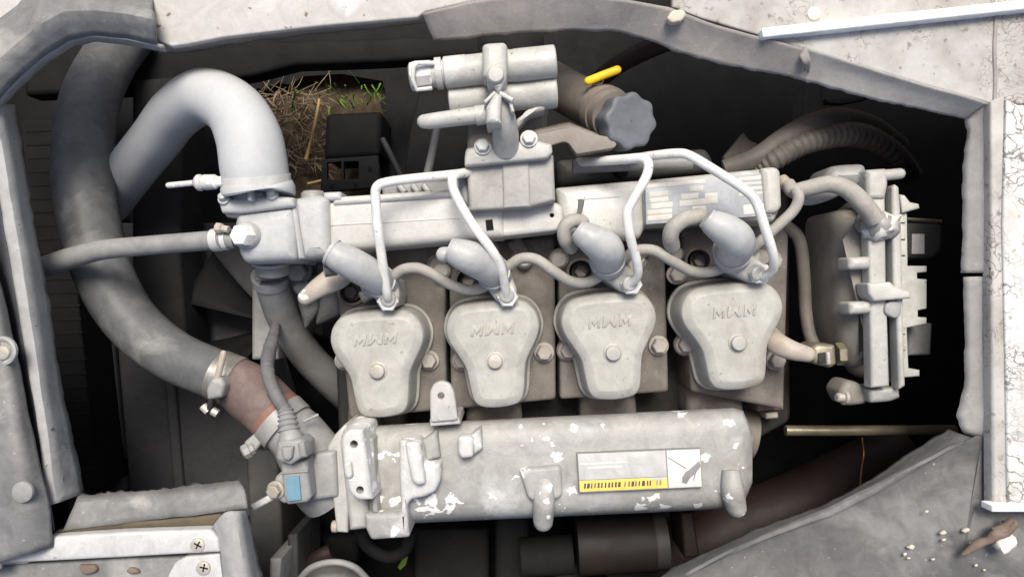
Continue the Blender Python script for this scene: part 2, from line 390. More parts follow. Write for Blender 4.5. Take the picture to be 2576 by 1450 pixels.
BRASS = mat('dull_brass_fitting', (.30, .27, .20), (.20, .175, .12), 40, .42, .5, bump=.2)
OLIVE = mat('olive_metal_pipe', (.24, .21, .15), (.16, .14, .10), 16, .35, .5, bump=.1)
COPPER = mat('copper_wire', (.26, .11, .03), (.18, .07, .02), 60, .4, .6, bump=.1)
PEG = mat('tan_cast_peg', (.43, .38, .325), (.35, .295, .24), 22, .5, bump=.15, chips=((.78, .76, .72), .60, 40))
HARN = mat('taped_harness', (.15, .148, .145), (.10, .098, .096), 50, .65, bump=.5, bscale=180)

# ================================================================== SETTING: soil under the vehicle
ZG = -0.42
xs = [-8, -3, -1.4] + [-.9 + i * .02 for i in range(91)] + [1.4, 3, 8]
V = []
for yv in xs:
    for xv in xs:
        h = 0.0
        if abs(xv) < 1 and abs(yv) < 1:
            q = Vector((xv * 9, yv * 9, 0)); h = .010 * noise.noise(q) + .006 * noise.noise(q * 3.3) + .004 * noise.noise(q * 9)
        V.append((xv, yv, ZG + h))
n = len(xs)
struct(mk('soil_ground', (V, [(j * n + i, j * n + i + 1, (j + 1) * n + i + 1, (j + 1) * n + i) for j in range(n - 1) for i in range(n - 1)]), SOIL, sharp=80))

# ================================================================== VEHICLE BODY ROUND THE OPENING
ZP = 0.06  # most panels stretched far out of view to block sun from the bay
# --- right side
t = thing('body_panel', 'crazed white painted panel down the right side of the engine opening', 'body panel', P(2540, 725, 0))
mk('panel_sheet', pp([(2532, 250), (2560, 263), (3600, 263), (3600, 1268), (2535, 1268), (2530, 900), (2522, 560)], ZP + .012, ZP + .006, .002), CRACK2, t)
mk('panel_edge', pp([(2492, 255), (2528, 235), (2526, 560), (2534, 900), (2540, 1275), (2497, 1275), (2494, 700)], ZP + .009, ZP - .004, .003), CRACK, t)
mk('flange', sheet([[(2424, 300, .044), (2432, 330, .044), (2424, 400, .044), (2420, 500, .044), (2422, 600, .044), (2418, 686, .044)],
                    [(2486, 258, ZP), (2490, 330, ZP), (2490, 500, ZP), (2491, 600, ZP), (2492, 686, ZP)]], 40, 4, amp=.0015, edge=4, seed=3), FLNG, t, solid=.002)
mk('flange', sheet([[(2420, 696, .044), (2425, 800, .044), (2424, 950, .044), (2416, 1010, .044), (2403, 1046, .044), (2420, 1085, .046), (2450, 1105, .04)],
                    [(2492, 694, ZP), (2493, 800, ZP), (2494, 950, ZP), (2494, 1010, ZP), (2494, 1046, ZP), (2494, 1085, ZP), (2495, 1112, ZP)]], 40, 4, amp=.0015, edge=4, seed=9), FLNG, t, solid=.002)
mk('flange_web', sheet([[(2480, 684, .055), (2481, 690, .055), (2480, 698, .055)], [(2492, 683, ZP), (2492, 690, ZP), (2492, 699, ZP)]], 6, 2), FLNG, t, solid=.002)
# --- upper right
t = thing('body_panel', 'cracked white painted panel above the opening at upper right under the white trim bar', 'body panel', P(2200, 60, 0))
mk('panel_sheet', pp([(1700, -900), (3600, -900), (3600, 262), (2490, 262), (2484, 258), (2330, 215), (2000, 118), (1920, 92), (1760, 45), (1690, 18)], ZP + .004, ZP - .002, .002), CRACK, t)
for x, y in ((2046, 36), (2590, 120)):
    s = mk('screw', lathe(P(x, y, ZP + .004), (0, 0, 1), [(0, 16), (4, 15), (7, 11), (8, 4)], 16), STONE, t)
mk('seam_bead', tube([(2505, 30, ZP + .004), (2500, 120, ZP + .004), (2502, 200, ZP + .004), (2500, 262, ZP + .004)], 5, 8), TAPE, t)
t = tag(mk('trim_bar', bar(1918, 82, 2640, 4, 25, ZP + .016, ZP + .002, .002, 5), WHITE), 'long bright white trim bar slanting across the upper right panel', 'trim bar')
tag(mk('trim_bar', bar(2496, 1279, 2800, 1279, 17, ZP + .02, ZP + .004, .002, 3), WHITE), 'short bright white trim stub at the right edge near the lower corner', 'trim bar')
# --- tape flashing along the top right edge
t = thing('flashing', 'warm grey flashing folded along the top right edge of the opening', 'flashing', P(1800, 130, 0))
mk('strip', sheet([[(1092, 103, .048), (1180, 96, .048), (1300, 84, .048), (1440, 76, .048), (1556, 78, .048), (1640, 105, .048), (1720, 136, .048), (1850, 168, .048), (2025, 202, .048)],
                   [(1075, 66, .058), (1180, 50, .058), (1300, 40, .058), (1440, 36, .058), (1560, 40, .058), (1660, 62, .058), (1760, 92, .058), (1860, 122, .058), (2030, 162, .058)],
                   [(1062, 34, .066), (1180, 4, .066), (1300, -14, .068), (1440, -16, .069), (1560, -2, .068), (1680, 18, .068), (1780, 54, .068), (1880, 84, .068), (2020, 122, .066)]], 70, 5, amp=.003, fr=12, edge=6, seed=2), TAPE, t, solid=.0015)
mk('strip', sheet([[(2015, 200, .048), (2100, 226, .048), (2200, 252, .048), (2300, 272, .048), (2380, 290, .048), (2428, 300, .048)],
                   [(2022, 158, .058), (2120, 182, .058), (2220, 212, .058), (2320, 240, .058), (2400, 262, .058), (2458, 280, .058)],
                   [(2018, 118, .067), (2120, 150, .067), (2220, 182, .067), (2320, 212, .067), (2420, 240, .067), (2484, 262, .066)]], 50, 5, amp=.0015, fr=12, edge=4, seed=12), FLNG, t, solid=.0015)
mk('fold', sheet([[(2010, 140, .0685), (2020, 160, .0685), (2026, 200, .04)], [(2026, 116, .07), (2040, 150, .0695), (2032, 204, .042)]], 8, 3), TAPE, t, solid=.001)
tag(mk('paint_flake', pp([(1676, 46), (1690, 26), (1716, 22), (1728, 34), (1716, 52), (1690, 58)], .074, .066, .002, 6), FLAKE), 'tan flake of old paint stuck on the flashing at the top', 'paint flake')
# --- upper left
t = thing('body_panel', 'weathered off-white painted panel above the opening at upper left', 'body panel', P(720, 40, 0))
mk('panel_sheet', pp([(330, -300), (1700, -300), (1700, -30), (1300, -22), (1070, 30), (1050, 44), (800, 66), (560, 94), (470, 112), (432, 117), (398, 104), (372, 30)], ZP, ZP - .006, .002), WHITEP, t)
mk('flange', sheet([[(400, 134, .02), (470, 132, .02), (560, 117, .02), (700, 98, .02), (860, 80, .02), (960, 70, .02), (1078, 58, .02)],
                    [(400, 112, ZP - .005), (470, 111, ZP - .005), (560, 93, ZP - .005), (700, 77, ZP - .005), (860, 61, ZP - .005), (960, 52, ZP - .005), (1076, 40, ZP - .005)]], 50, 3, amp=.002, edge=4, seed=5), TAPE, t, solid=.0015)
for x, y in ((325, 6), (880, 22), (620, 60)):
    pass
# --- rubber arch in the upper left corner
t = thing('rubber_seal', 'grey folded rubber seal arching round the upper left corner', 'rubber seal', P(190, 80, 0))
mk('seal_lip', sheet([[(-120, 420, .05), (-40, 310, .05), (10, 252, .05), (60, 202, .05), (120, 150, .05), (180, 112, .05), (235, 96, .05), (320, 106, .05), (420, 124, .05)],
                      [(-130, 400, .068), (-40, 290, .068), (5, 234, .068), (52, 186, .068), (110, 136, .068), (172, 98, .068), (235, 84, .068), (320, 92, .068), (410, 112, .068)]], 60, 3, amp=.002, edge=2, seed=4), LRAIL, t, solid=.003)
mk('seal_body', sheet([[(-130, 400, .068), (-40, 290, .068), (5, 234, .068), (52, 186, .068), (110, 136, .068), (172, 98, .068), (235, 84, .068), (320, 92, .068), (396, 108, .068)],
                       [(-170, 330, .084), (-70, 220, .084), (-15, 165, .084), (40, 118, .084), (95, 70, .084), (165, 30, .084), (240, 26, .084), (320, 36, .084), (392, 52, .082)],
                       [(-180, 260, .075), (-80, 160, .075), (-30, 115, .075), (20, 80, .075), (70, 40, .075), (130, -6, .075), (230, -10, .075), (310, 4, .075), (384, 32, .072)],
                       [(-200, 230, .06), (-100, 130, .06), (-50, 90, .06), (0, 60, .06), (50, 20, .06), (90, -30, .06), (230, -40, .06), (310, -20, .06), (384, 0, .06)]], 60, 4, amp=.002, fr=20, seed=6), RUBD, t, solid=.003)
tag(mk('corner_panel', pp([(-300, -300), (330, -300), (330, -60), (120, -20), (20, 60), (-60, 160), (-300, 300)], ZP + .001, ZP - .006, .002), WHITEP), 'white panel corner beyond the rubber seal at the top left', 'body panel')
# --- left rail
t = thing('side_rail', 'weathered grey metal rail down the left side of the opening', 'side rail', P(90, 700, 0))
mk('rail_face', sheet([[(28, 262, .03), (40, 330, .02), (62, 450, .02), (84, 590, .02), (112, 740, .02), (132, 880, .02), (152, 990, .02), (180, 1110, .02), (206, 1240, .02)],
                       [(-6, 262, .055), (8, 350, .055), (28, 460, .055), (50, 600, .055), (72, 740, .055), (96, 890, .055), (112, 1000, .055), (130, 1110, .055), (150, 1260, .055)],
                       [(-40, 262, .058), (-22, 350, .058), (0, 460, .058), (18, 600, .058), (44, 740, .058), (68, 890, .058), (90, 1000, .058), (106, 1110, .058), (124, 1270, .058)]], 70, 4, amp=.003, fr=16, edge=5, seed=8), LRAIL, t, solid=.003)
mk('rail_channel', sheet([[(-40, 262, .056), (-22, 350, .056), (0, 460, .056), (18, 600, .056), (44, 740, .056), (68, 890, .056), (90, 1000, .056), (106, 1110, .056), (140, 1330, .056)],
                          [(-80, 262, .03), (-60, 350, .03), (-40, 460, .03), (-20, 600, .03), (10, 740, .03), (35, 890, .03), (58, 1000, .03), (76, 1110, .03), (130, 1340, .03)]], 50, 3, amp=.002), NAVY, t, solid=.002)
t = thing('side_sheet', 'grey side sheet with a recessed screw at the far left edge', 'side panel', P(20, 1100, 0))
mk('panel_sheet', sheet([[(-75, 500, .06), (-30, 640, .062), (8, 760, .064), (38, 900, .066), (62, 1030, .068), (92, 1160, .07), (122, 1270, .07), (132, 1370, .062)],
                         [(-110, 500, .075), (-60, 640, .077), (-22, 760, .079), (8, 900, .081), (30, 1030, .083), (52, 1160, .085), (70, 1290, .083), (70, 1390, .074)],
                         [(-160, 500, .076), (-115, 640, .077), (-80, 760, .078), (-50, 900, .079), (-28, 1030, .08), (-8, 1160, .081), (6, 1300, .079), (0, 1410, .072)],
                         [(-260, 500, .075), (-220, 640, .075), (-190, 760, .075), (-160, 900, .075), (-140, 1030, .075), (-120, 1160, .075), (-110, 1300, .075), (-100, 1440, .07)],
                         [(-1100, 500, .075), (-1100, 640, .075), (-1100, 760, .075), (-1100, 900, .075), (-1100, 1030, .075), (-1100, 1160, .075), (-1100, 1300, .075), (-1100, 1470, .07)]], 50, 6, amp=.003, fr=10, edge=2, seed=14), RUBD, t, solid=.003)
mk('screw_cup', lathe(P(8, 882, .0815), (0, 0, 1), [(0, 34), (6, 33), (8, 28), (5, 22), (3, 20)], 20), LRAIL, t)
mk('screw', lathe(P(8, 886, .084), (0, 0, 1), [(0, 17), (4, 15), (6, 8)], 14), BOLT, t)
mk('plug', lathe(P(60, 1235, .0875), (0, 0, 1), [(0, 24), (6, 23), (8, 18), (8.5, 8)], 20), GHOSE, t)
# --- lower left ledge, strips and screws
t = thing('rubber_ledge', 'dark worn rubber ledge along the lower left edge of the opening', 'rubber ledge', P(400, 1270, 0))
mk('ledge', sheet([[(196, 1243, .025), (300, 1236, .025), (420, 1226, .025), (520, 1212, .025), (598, 1206, .03)],
                   [(190, 1262, .045), (300, 1256, .045), (420, 1246, .045), (530, 1232, .045), (612, 1226, .045)],
                   [(160, 1332, .05), (300, 1316, .05), (420, 1302, .05), (530, 1288, .05), (622, 1276, .05)]], 50, 4, amp=.005, fr=22, edge=7, seed=21), RUBD, t, solid=.004)
mk('lower_ledge', sheet([[(150, 1328, .046), (300, 1312, .046), (420, 1302, .046), (560, 1288, .046)], [(110, 1352, .044), (300, 1336, .044), (420, 1332, .044), (545, 1326, .044)]], 40, 3, amp=.002, seed=33), WOOD, t, solid=.003)
t = thing('sill_strip', 'bright worn aluminium strip with a cross-head screw at the lower left', 'sill strip', P(300, 1370, 0))
mk('strip', pp([(118, 1350), (300, 1338), (528, 1330, 12), (548, 1356), (552, 1388), (300, 1402), (20, 1416), (-300, 1440), (-300, 1400), (60, 1385)], .062, .05, .003, 4), ALS, t)
def screw(x, y, z, r, par, m=BOLT):
    s = mk('screw', lathe(P(x, y, z), (0, 0, 1), [(0, r), (r * .2, r * .95), (r * .34, r * .6), (r * .37, r * .2)], 18), m, par)
    a = random.random() * 1.5
    for k in (0, 1):
        c, s_ = math.cos(a + k * 1.57) * r * .6, math.sin(a + k * 1.57) * r * .6
        mk('slot', bar(x - c, y - s_, x + c, y + s_, r * .22, z + r * .375 * S, z + r * .2 * S, 0), BLACK, s)
screw(497, 1370, .062, 17, t)
t = thing('sill_strip', 'dull dirt-stained lower sill strip below the bright aluminium strip', 'sill strip', P(300, 1440, 0))
mk('strip', pp([(-300, 1446), (60, 1418), (300, 1404), (470, 1398), (556, 1392), (570, 2300), (-1100, 2300), (-1100, 1480)], .052, .046, .003, 4), RUBD, t)
mk('tab', pp([(440, 1412), (468, 1398), (558, 1391), (566, 1460), (566, 1700), (400, 1700), (420, 1450)], .057, .0465, .002, 8), ALS, t)
screw(512, 1427, .057, 17, t)
for x, y, r in ((215, 1432, 24), (330, 1436, 16)):
    o = smooth_loop([(x + r * random.uniform(.6, 1.5) * math.cos(k), y + r * random.uniform(.4, .7) * math.sin(k)) for k in [i * .785 for i in range(8)]], 3)
    tag(mk('dirt_crumb', pp(o, .056, .05, .002), STICK), {215: 'larger brown dirt crumb on the dull lower sill strip', 330: 'smaller brown dirt crumb on the dull lower sill strip'}[x], 'dirt')
t = thing('door_post', 'scuffed grey upright frame piece beside the sill strips at lower left', 'frame piece', P(610, 1370, 0))
mk('post_face', sheet([[(622, 1282, .045), (632, 1320, .03), (645, 1380, .03), (664, 1470, .03), (700, 1700, .03)], [(600, 1284, .062), (606, 1320, .062), (616, 1380, .062), (628, 1470, .062), (660, 1700, .062)],
                       [(562, 1290, .066), (566, 1320, .066), (574, 1380, .066), (584, 1470, .066), (600, 1700, .066)], [(530, 1328, .058), (545, 1350, .058), (552, 1390, .058), (560, 1470, .058), (570, 1700, .058)]], 40, 4, amp=.002, fr=22, edge=4, seed=41), LRAIL, t, solid=.003)
tag(mk('body_panel', pp([(-300, 1400), (60, 1388), (90, 1372), (70, 1416), (-300, 1450)], .049, .044, .001), WHITEP), 'white sheet showing in the lower left corner', 'body panel')
# --- lower right sheet
t = thing('floor_sheet', 'dirty grey floor sheet with rolled edge filling the lower right corner', 'floor sheet', P(2200, 1350, 0))
mk('sheet', sheet([[(1612, 1480, .02), (1690, 1428, .02), (1768, 1390, .02), (1850, 1354, .02), (1950, 1310, .02), (2050, 1272, .02), (2130, 1235, .02), (2200, 1196, .02), (2270, 1150, .02), (2340, 1106, .025), (2386, 1078, .03)],
                   [(1640, 1500, .05), (1712, 1446, .05), (1800, 1402, .05), (1880, 1366, .05), (1980, 1325, .05), (2080, 1290, .05), (2160, 1250, .05), (2230, 1212, .05), (2310, 1170, .05), (2380, 1128, .05), (2440, 1098, .05)],
                   [(1660, 1520, .052), (1740, 1470, .052), (1830, 1430, .05), (1920, 1392, .046), (2020, 1350, .045), (2110, 1314, .045), (2190, 1280, .045), (2270, 1242, .045), (2350, 1200, .048), (2430, 1150, .05), (2500, 1112, .056)],
                   [(1680, 1720, .07), (1780, 1720, .07), (1900, 1720, .07), (2000, 1720, .07), (2100, 1720, .07), (2200, 1700, .07), (2300, 1700, .068), (2400, 1700, .066), (2540, 1700, .064), (2700, 1500, .062), (2760, 1280, .060)]], 90, 8, amp=.004, fr=11, edge=5, seed=51), GSHEET, t, solid=.002)
mk('sheet_corner', pp([(2470, 1110), (2540, 1240), (3600, 1270), (3600, 2400), (1700, 2400), (1700, 1722), (2480, 1600), (2400, 1500)], .052, .048, .001), GSHEET, t)
# --- debris lying on that sheet
def pebble(x, y, z, r, sq=.7, seed=0):
    V, F = [], []; n1, n2 = 8, 12; c = P(x, y, z)
    for i in range(n1 + 1):
        th = math.pi * i / n1
        for j in range(n2):
            ph = 2 * math.pi * j / n2; d = Vector((math.sin(th) * math.cos(ph), math.sin(th) * math.sin(ph), math.cos(th)))
            k = 1 + .35 * noise.noise(d * 1.6 + Vector((seed, 0, 0))) + .22 * noise.noise(d * 4.1 + Vector((seed, 3, 0))); V.append(c + Vector((d.x, d.y * sq + d.x * .2, d.z * .7)) * r * S * k)
    for i in range(n1):
        for j in range(n2): F.append((i * n2 + j, i * n2 + (j + 1) % n2, (i + 1) * n2 + (j + 1) % n2, (i + 1) * n2 + j))
    return V, F
tag(mk('twig', join(tube([(2422, 1392, .064, 5), (2440, 1380, .066, 8), (2462, 1364, .068, 11), (2486, 1357, .069, 9), (2506, 1342, .072, 13), (2530, 1338, .072, 10), (2552, 1318, .074, 7)], n=9, sub=2, cap='round'), pebble(2520, 1330, .070, 22, .6, 8), pebble(2538, 1316, .070, 16, .8, 11)), STICK, sharp=60), 'crumbling brown twig lying on the floor sheet at lower right', 'twig')
tag(mk('stone', pebble(2526, 1364, .07, 27, .8, 3), STONE, sharp=50), 'rounded white stone beside the brown twig', 'stone')
for k, (x, y, r) in enumerate(((2372, 1338, 10), (2373, 1356, 7), (2290, 1374, 11), (2275, 1392, 7), (2285, 1402, 5), (2346, 1405, 6), (2454, 1420, 6), (2428, 1332, 12), (2475, 1432, 5), (2442, 1364, 6), (2420, 1460, 7), (2330, 1285, 6))):
    tag(mk('grit_flake', pebble(x, y, .056, r * .75, .6, k), FLAKE, sharp=60), 'tiny pale grit flake scattered on the lower right floor sheet', 'grit', 'grit on the floor sheet')

# ================================================================== BENEATH: chassis, guard, shade sheets, radiator, fan
struct(mk('stray_light_wall', sheet([[(-500, -260, .03), (-500, 1750, .03)], [(-500, -260, -.41), (-500, 1750, -.41)]], 4, 1), BLACK, solid=.004))  # unseen walls, added to keep stray light out of the bay
struct(mk('stray_light_wall', sheet([[(-500, 1760, .03), (2900, 1760, .03)], [(-500, 1760, -.41), (2900, 1760, -.41)]], 4, 1), BLACK, solid=.004))
struct(mk('stray_light_wall', sheet([[(2900, -260, .04), (2900, 1750, .04)], [(2900, -260, -.41), (2900, 1750, -.41)]], 4, 1), BLACK, solid=.004))
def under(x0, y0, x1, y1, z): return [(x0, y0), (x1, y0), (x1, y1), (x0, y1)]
t = thing('shade_sheet', 'added black sheet standing for the deep shade below the engine', 'shade_sheet', P(1500, 900, -.36))
mk('dark_shade_sheet', pp([(-300, -40), (2700, -40), (2700, 1650), (-300, 1650)], -.392, -.396, .001, 0, [[(646, 222), (668, 226), (700, 208), (735, 214), (760, 192), (860, 186), (915, 196), (962, 204), (972, 240), (958, 262), (968, 300), (950, 330), (965, 500), (640, 520)]]), BLACK, t)  # black sheet added where the ground is only lost in shade
t = thing('chassis_beam', 'dark chassis beam running under the top edge of the opening', 'chassis beam', P(700, 170, -.25))
mk('beam', pp([(60, 60), (620, 70), (700, 104), (1260, 84), (1260, 136), (960, 156), (740, 164), (640, 190), (420, 226), (60, 240)], -.22, -.25, .006, 10), BLACK, t)
t = thing('chassis_bracket', 'dark drilled chassis bracket with square holes beside the soil patch', 'bracket', P(880, 390, -.3))
sq_h = [[(822, 408), (858, 406), (858, 452), (822, 452)], [(864, 406), (902, 404), (902, 450), (864, 450)]]
mk('bracket_plate', pp([(808, 400), (950, 390), (958, 470), (806, 484)], -.27, -.28, .002, 0, sq_h), DARK, t)
mk('bracket_box', pp([(818, 285), (960, 278), (955, 392), (814, 402)], -.285, -.37, .008, 14), BLACK, t)
for x, y in ((834, 468), (894, 464), (930, 424)): mk('hole_shade_disc', lathe(P(x, y, -.2695), (0, 0, 1), [(0, 8), (2, 8), (2.4, 5)], 12), BLACK, t)  # raised black discs paint the dark inside of holes
tag(mk('brake_rod', tube([(962, 350, -.24), (985, 395, -.23), (1012, 450, -.21)], 10, 12), GREYD), 'thin grey rod slanting down beside the drilled bracket', 'rod')
tag(mk('stay_rod', tube([(1100, 322, -.17), (1088, 380, -.16), (1072, 450, -.15)], 13, 12), GHOSE), 'grey stay rod rising behind the first injection pipe', 'rod')
tag(mk('splash_guard', pp([(1060, 200), (1200, 170), (1200, 480), (1010, 480), (1030, 330)], -.27, -.28, .004, 10), DARK), 'dark splash guard plate behind the filter head', 'splash guard')
# radiator and fan shroud at the left
t = thing('radiator', 'black finned radiator core at the left behind the big hose', 'radiator', P(130, 760, -.3))
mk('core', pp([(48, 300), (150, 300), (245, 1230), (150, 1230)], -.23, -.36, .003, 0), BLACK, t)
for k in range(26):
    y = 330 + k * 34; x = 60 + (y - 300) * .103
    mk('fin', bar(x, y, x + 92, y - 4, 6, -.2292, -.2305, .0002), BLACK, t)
t = thing('shade_fill', 'added dim panels standing for soft shade in the gap left of the engine', 'shade filler', P(400, 900, -.3))
SHADE = mat('lifted_shade_tone', (.075, .074, .078), (.05, .05, .053), 12, .8, bump=.2, spec=.15)  # added panels; their grey stands in for dim ambient light in the gap
mk('shade_fill_panel', pp([(130, 560), (262, 560), (322, 1300), (170, 1300)], -.30, -.33, .004, 6), SHADE, t)
mk('shade_fill_panel', pp([(268, 560), (640, 560), (640, 1300), (330, 1300)], -.305, -.33, .004, 6), SHADE, t)
mk('shade_fill_rib', bar(420, 900, 452, 1290, 26, -.296, -.31, .004, 6), SHADE, t)
t = thing('fan_shroud', 'dim grey plastic fan shroud left of the engine', 'fan shroud', P(400, 640, -.3))
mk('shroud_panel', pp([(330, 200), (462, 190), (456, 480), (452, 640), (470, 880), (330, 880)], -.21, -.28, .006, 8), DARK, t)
mk('shroud_post', pp([(632, 700), (690, 690), (700, 905), (632, 905)], -.10, -.30, .004, 6), GHOSE, t)
mk('shroud_post', pp([(616, 1130), (700, 1130), (715, 1460), (700, 1600), (640, 1600)], -.16, -.32, .004, 6), GREYD, t)
t = thing('cooling_fan', 'black cooling fan blades half hidden behind the thermostat housing', 'fan', P(620, 780, -.24))
mk('hub', lathe(P(700, 820, -.30), (0, 0, 1), [(0, 70), (60, 70), (75, 55)], 24), BLACK, t)
for k in range(6):
    a = 2 * math.pi * k / 6 + .5; L0 = []; L1 = []
    for i in range(8):
        r = 60 + i * 27
        L0.append((700 + r * math.cos(a - .26), 820 + r * math.sin(a - .26), -.235)); L1.append((700 + r * math.cos(a + .26 + .1 * i / 8), 820 + r * math.sin(a + .26 + .1 * i / 8), -.275))
    mk('blade', sheet([L0, L1], 10, 4), BLACK, t, solid=.003)
# bottom: starter, pipes and boxes under the manifold
t = thing('exhaust_pipe', 'dull dark red pipe deep under the lower right corner', 'pipe', P(1950, 1250, -.25))
mk('pipe', tube([(1540, 1460, -.30), (1800, 1350, -.29), (2020, 1260, -.29), (2260, 1140, -.33)], 112, 24), RUST, t)
mk('pipe_flange', pp([(1712, 1290), (1745, 1286), (1760, 1400), (1722, 1404)], -.13, -.2, .003, 4), RUST, t)
t = thing('starter_motor', 'dark brownish starter motor below the manifold', 'starter motor', P(1580, 1370, -.2))
mk('body', tube([(1450, 1370, -.19), (1640, 1360, -.19)], 92, 28, smooth=False), TUBEB if False else mat('brown_black_housing', (.022, .016, .0145), (.015, .0128, .012), 10, .6, bump=.2), t)
mk('end_cap', tube([(1641, 1360, -.19), (1672, 1358, -.19)], 88, 28, smooth=False), GREYD, t)
mk('solenoid', tube([(1310, 1400, -.21), (1440, 1392, -.21)], 62, 24, smooth=False), DARK, t)
t = thing('mounting_bracket', 'dark grey stepped bracket beside the scuffed frame piece at the bottom', 'bracket', P(715, 1400, -.1))
mk('plate', pp([(695, 1405), (722, 1400), (722, 1345), (748, 1340), (750, 1470), (742, 1700), (690, 1700)], -.10, -.2, .003, 4), GREYD, t)
mk('lug', pp([(678, 1404), (708, 1402), (700, 1480), (690, 1700), (668, 1700)], -.06, -.2, .003, 4), GHOSE, t)
t = thing('pulley_cover', 'rounded pale grey cover at the bottom edge below the manifold', 'cover', P(845, 1450, -.05))
mk('shell', tube([(780, 1560, -.13), (830, 1515, -.115), (880, 1545, -.13)], 105, 24, cap='round'), GHOSE, t)
mk('rim', tube([(742, 1470, -.09), (780, 1428, -.075), (836, 1412, -.07), (890, 1424, -.075), (930, 1462, -.09)], 9, 10), ALU, t)
tag(mk('bracket_arm', tube([(760, 1436, -.14), (800, 1400, -.13), (834, 1384, -.13)], 22, 12), RUST), 'rusty red bracket arm beside the pale cover at the bottom', 'bracket arm')
t = thing('drain_hose', 'dark curved hose hanging under the manifold foot', 'hose', P(990, 1380, -.2))
mk('hose', tube([(905, 1330, -.16), (925, 1372, -.17), (975, 1398, -.17), (1018, 1380, -.17), (1035, 1330, -.16)], 20, 14), DARK, t)
for k, (x0, y0, x1, y1, z) in enumerate(((1040, 1330, 1230, 1600, -.31), (1245, 1300, 1330, 1470, -.24), (800, 1345, 900, 1420, -.24), (1390, 1420, 1480, 1600, -.2))):
    tag(mk('engine_mount', pp([(x0, y0), (x1, y0), (x1, y1), (x0, y1)], z, z - .1, .008, 12), (DARK, DARK, BLACK, BLACK)[k]),
        ('broad dark mount block under the middle of the manifold', 'dark grey upright mount below the manifold prong', 'small black box below the manifold end flange', 'black box at the bottom edge left of the starter motor')[k], 'mount')

# ================================================================== ENGINE
eng = thing('diesel_engine', 'dusty light grey four-cylinder diesel engine filling the opening', 'engine', P(1400, 800, -.3))
UP = (0, 0, 1)
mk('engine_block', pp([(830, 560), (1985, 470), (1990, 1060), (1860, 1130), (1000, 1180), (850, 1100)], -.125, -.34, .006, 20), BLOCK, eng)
# cylinder heads, with bolts and the recessed wells beside the injectors
ZH = -.058
heads = [((838, 640), (1118, 618), (1124, 1030), (878, 1052)), ((1128, 618), (1395, 596), (1398, 1004), (1134, 1030)),
         ((1404, 592), (1672, 580), (1682, 985), (1408, 1004)), ((1712, 575), (1985, 560), (1972, 1030), (1738, 985))]
wells = ((885, 735), (1178, 705), (1460, 682), (1757, 655))
hb = (((930, 650), (1080, 905), (1100, 665), (868, 905)), ((1122 + 40, 905), (1368, 885), (1312, 640), (1230, 628)), ((1428, 880), (1655, 868), (1405, 650), (1600, 655)), ((1722, 865), (1940, 655), (1700, 690), (1948, 905)))
HD = []
for q, (wx, wy), bl in zip(heads, wells, hb):
    h = mk('cylinder_head', pp(list(q), ZH, -.13, .004, 10, [circ(wx, wy, 31, 20)]), HEAD, eng); HD.append(h)
    mk('well_rim', join(tube([(wx + 33 * math.cos(a), wy + 31 * math.sin(a), ZH + .001) for a in [i * .2618 for i in range(25)]], 5, 8, sub=1)), HEAD, h)
    mk('well_bolt', bolt(P(wx, wy, ZH - .034), UP, 20, 26), BBOLT, h)
    for x, y in bl: mk('head_bolt', bolt(P(x, y, ZH), UP, 21, 32), BBOLT, h)
    mk('head_boss', lathe(P(bl[0][0], bl[0][1], ZH), UP, [(0, 32), (6, 31), (8, 28)], 20), HEAD, h)
for x0, y0, x1, y1 in ((1290, 600, 1330, 660), (1585, 600, 1625, 650)):
    mk('head_rib', bar(x0, y0, x1, y1, 40, ZH + .014, ZH - .01, .005, 8), HEAD, HD[1 if x0 < 1400 else 2])
for k, (x, y, r) in enumerate(((1112, 682, 27), (1402, 655, 27), (1590, 668, 24), (1690, 640, 25), (930, 715, 22), (1318, 655, 24), (1905, 650, 24))):
    mk('cap_nut', dome(P(x, y, ZH - .002), UP, r, 46), BBOLT, HD[(1, 2, 2, 3, 0, 1, 3)[k]])
mk('head_side', pp([(1905, 905), (1970, 900), (1972, 1030), (1905, 1035)], -.085, -.20, .003, 3), mat('brown_red_side', (.24, .165, .14), (.18, .12, .10), 14, .7, bump=.2), eng)
mk('timing_cover', tube([(1830, 1080, -.14), (1890, 1090, -.14)], 78, 32, smooth=False), TUBEB, eng)
mk('stud', bar(1926, 1045, 1958, 1042, 18, -.1, -.13, .002, 4), BOLT, eng)
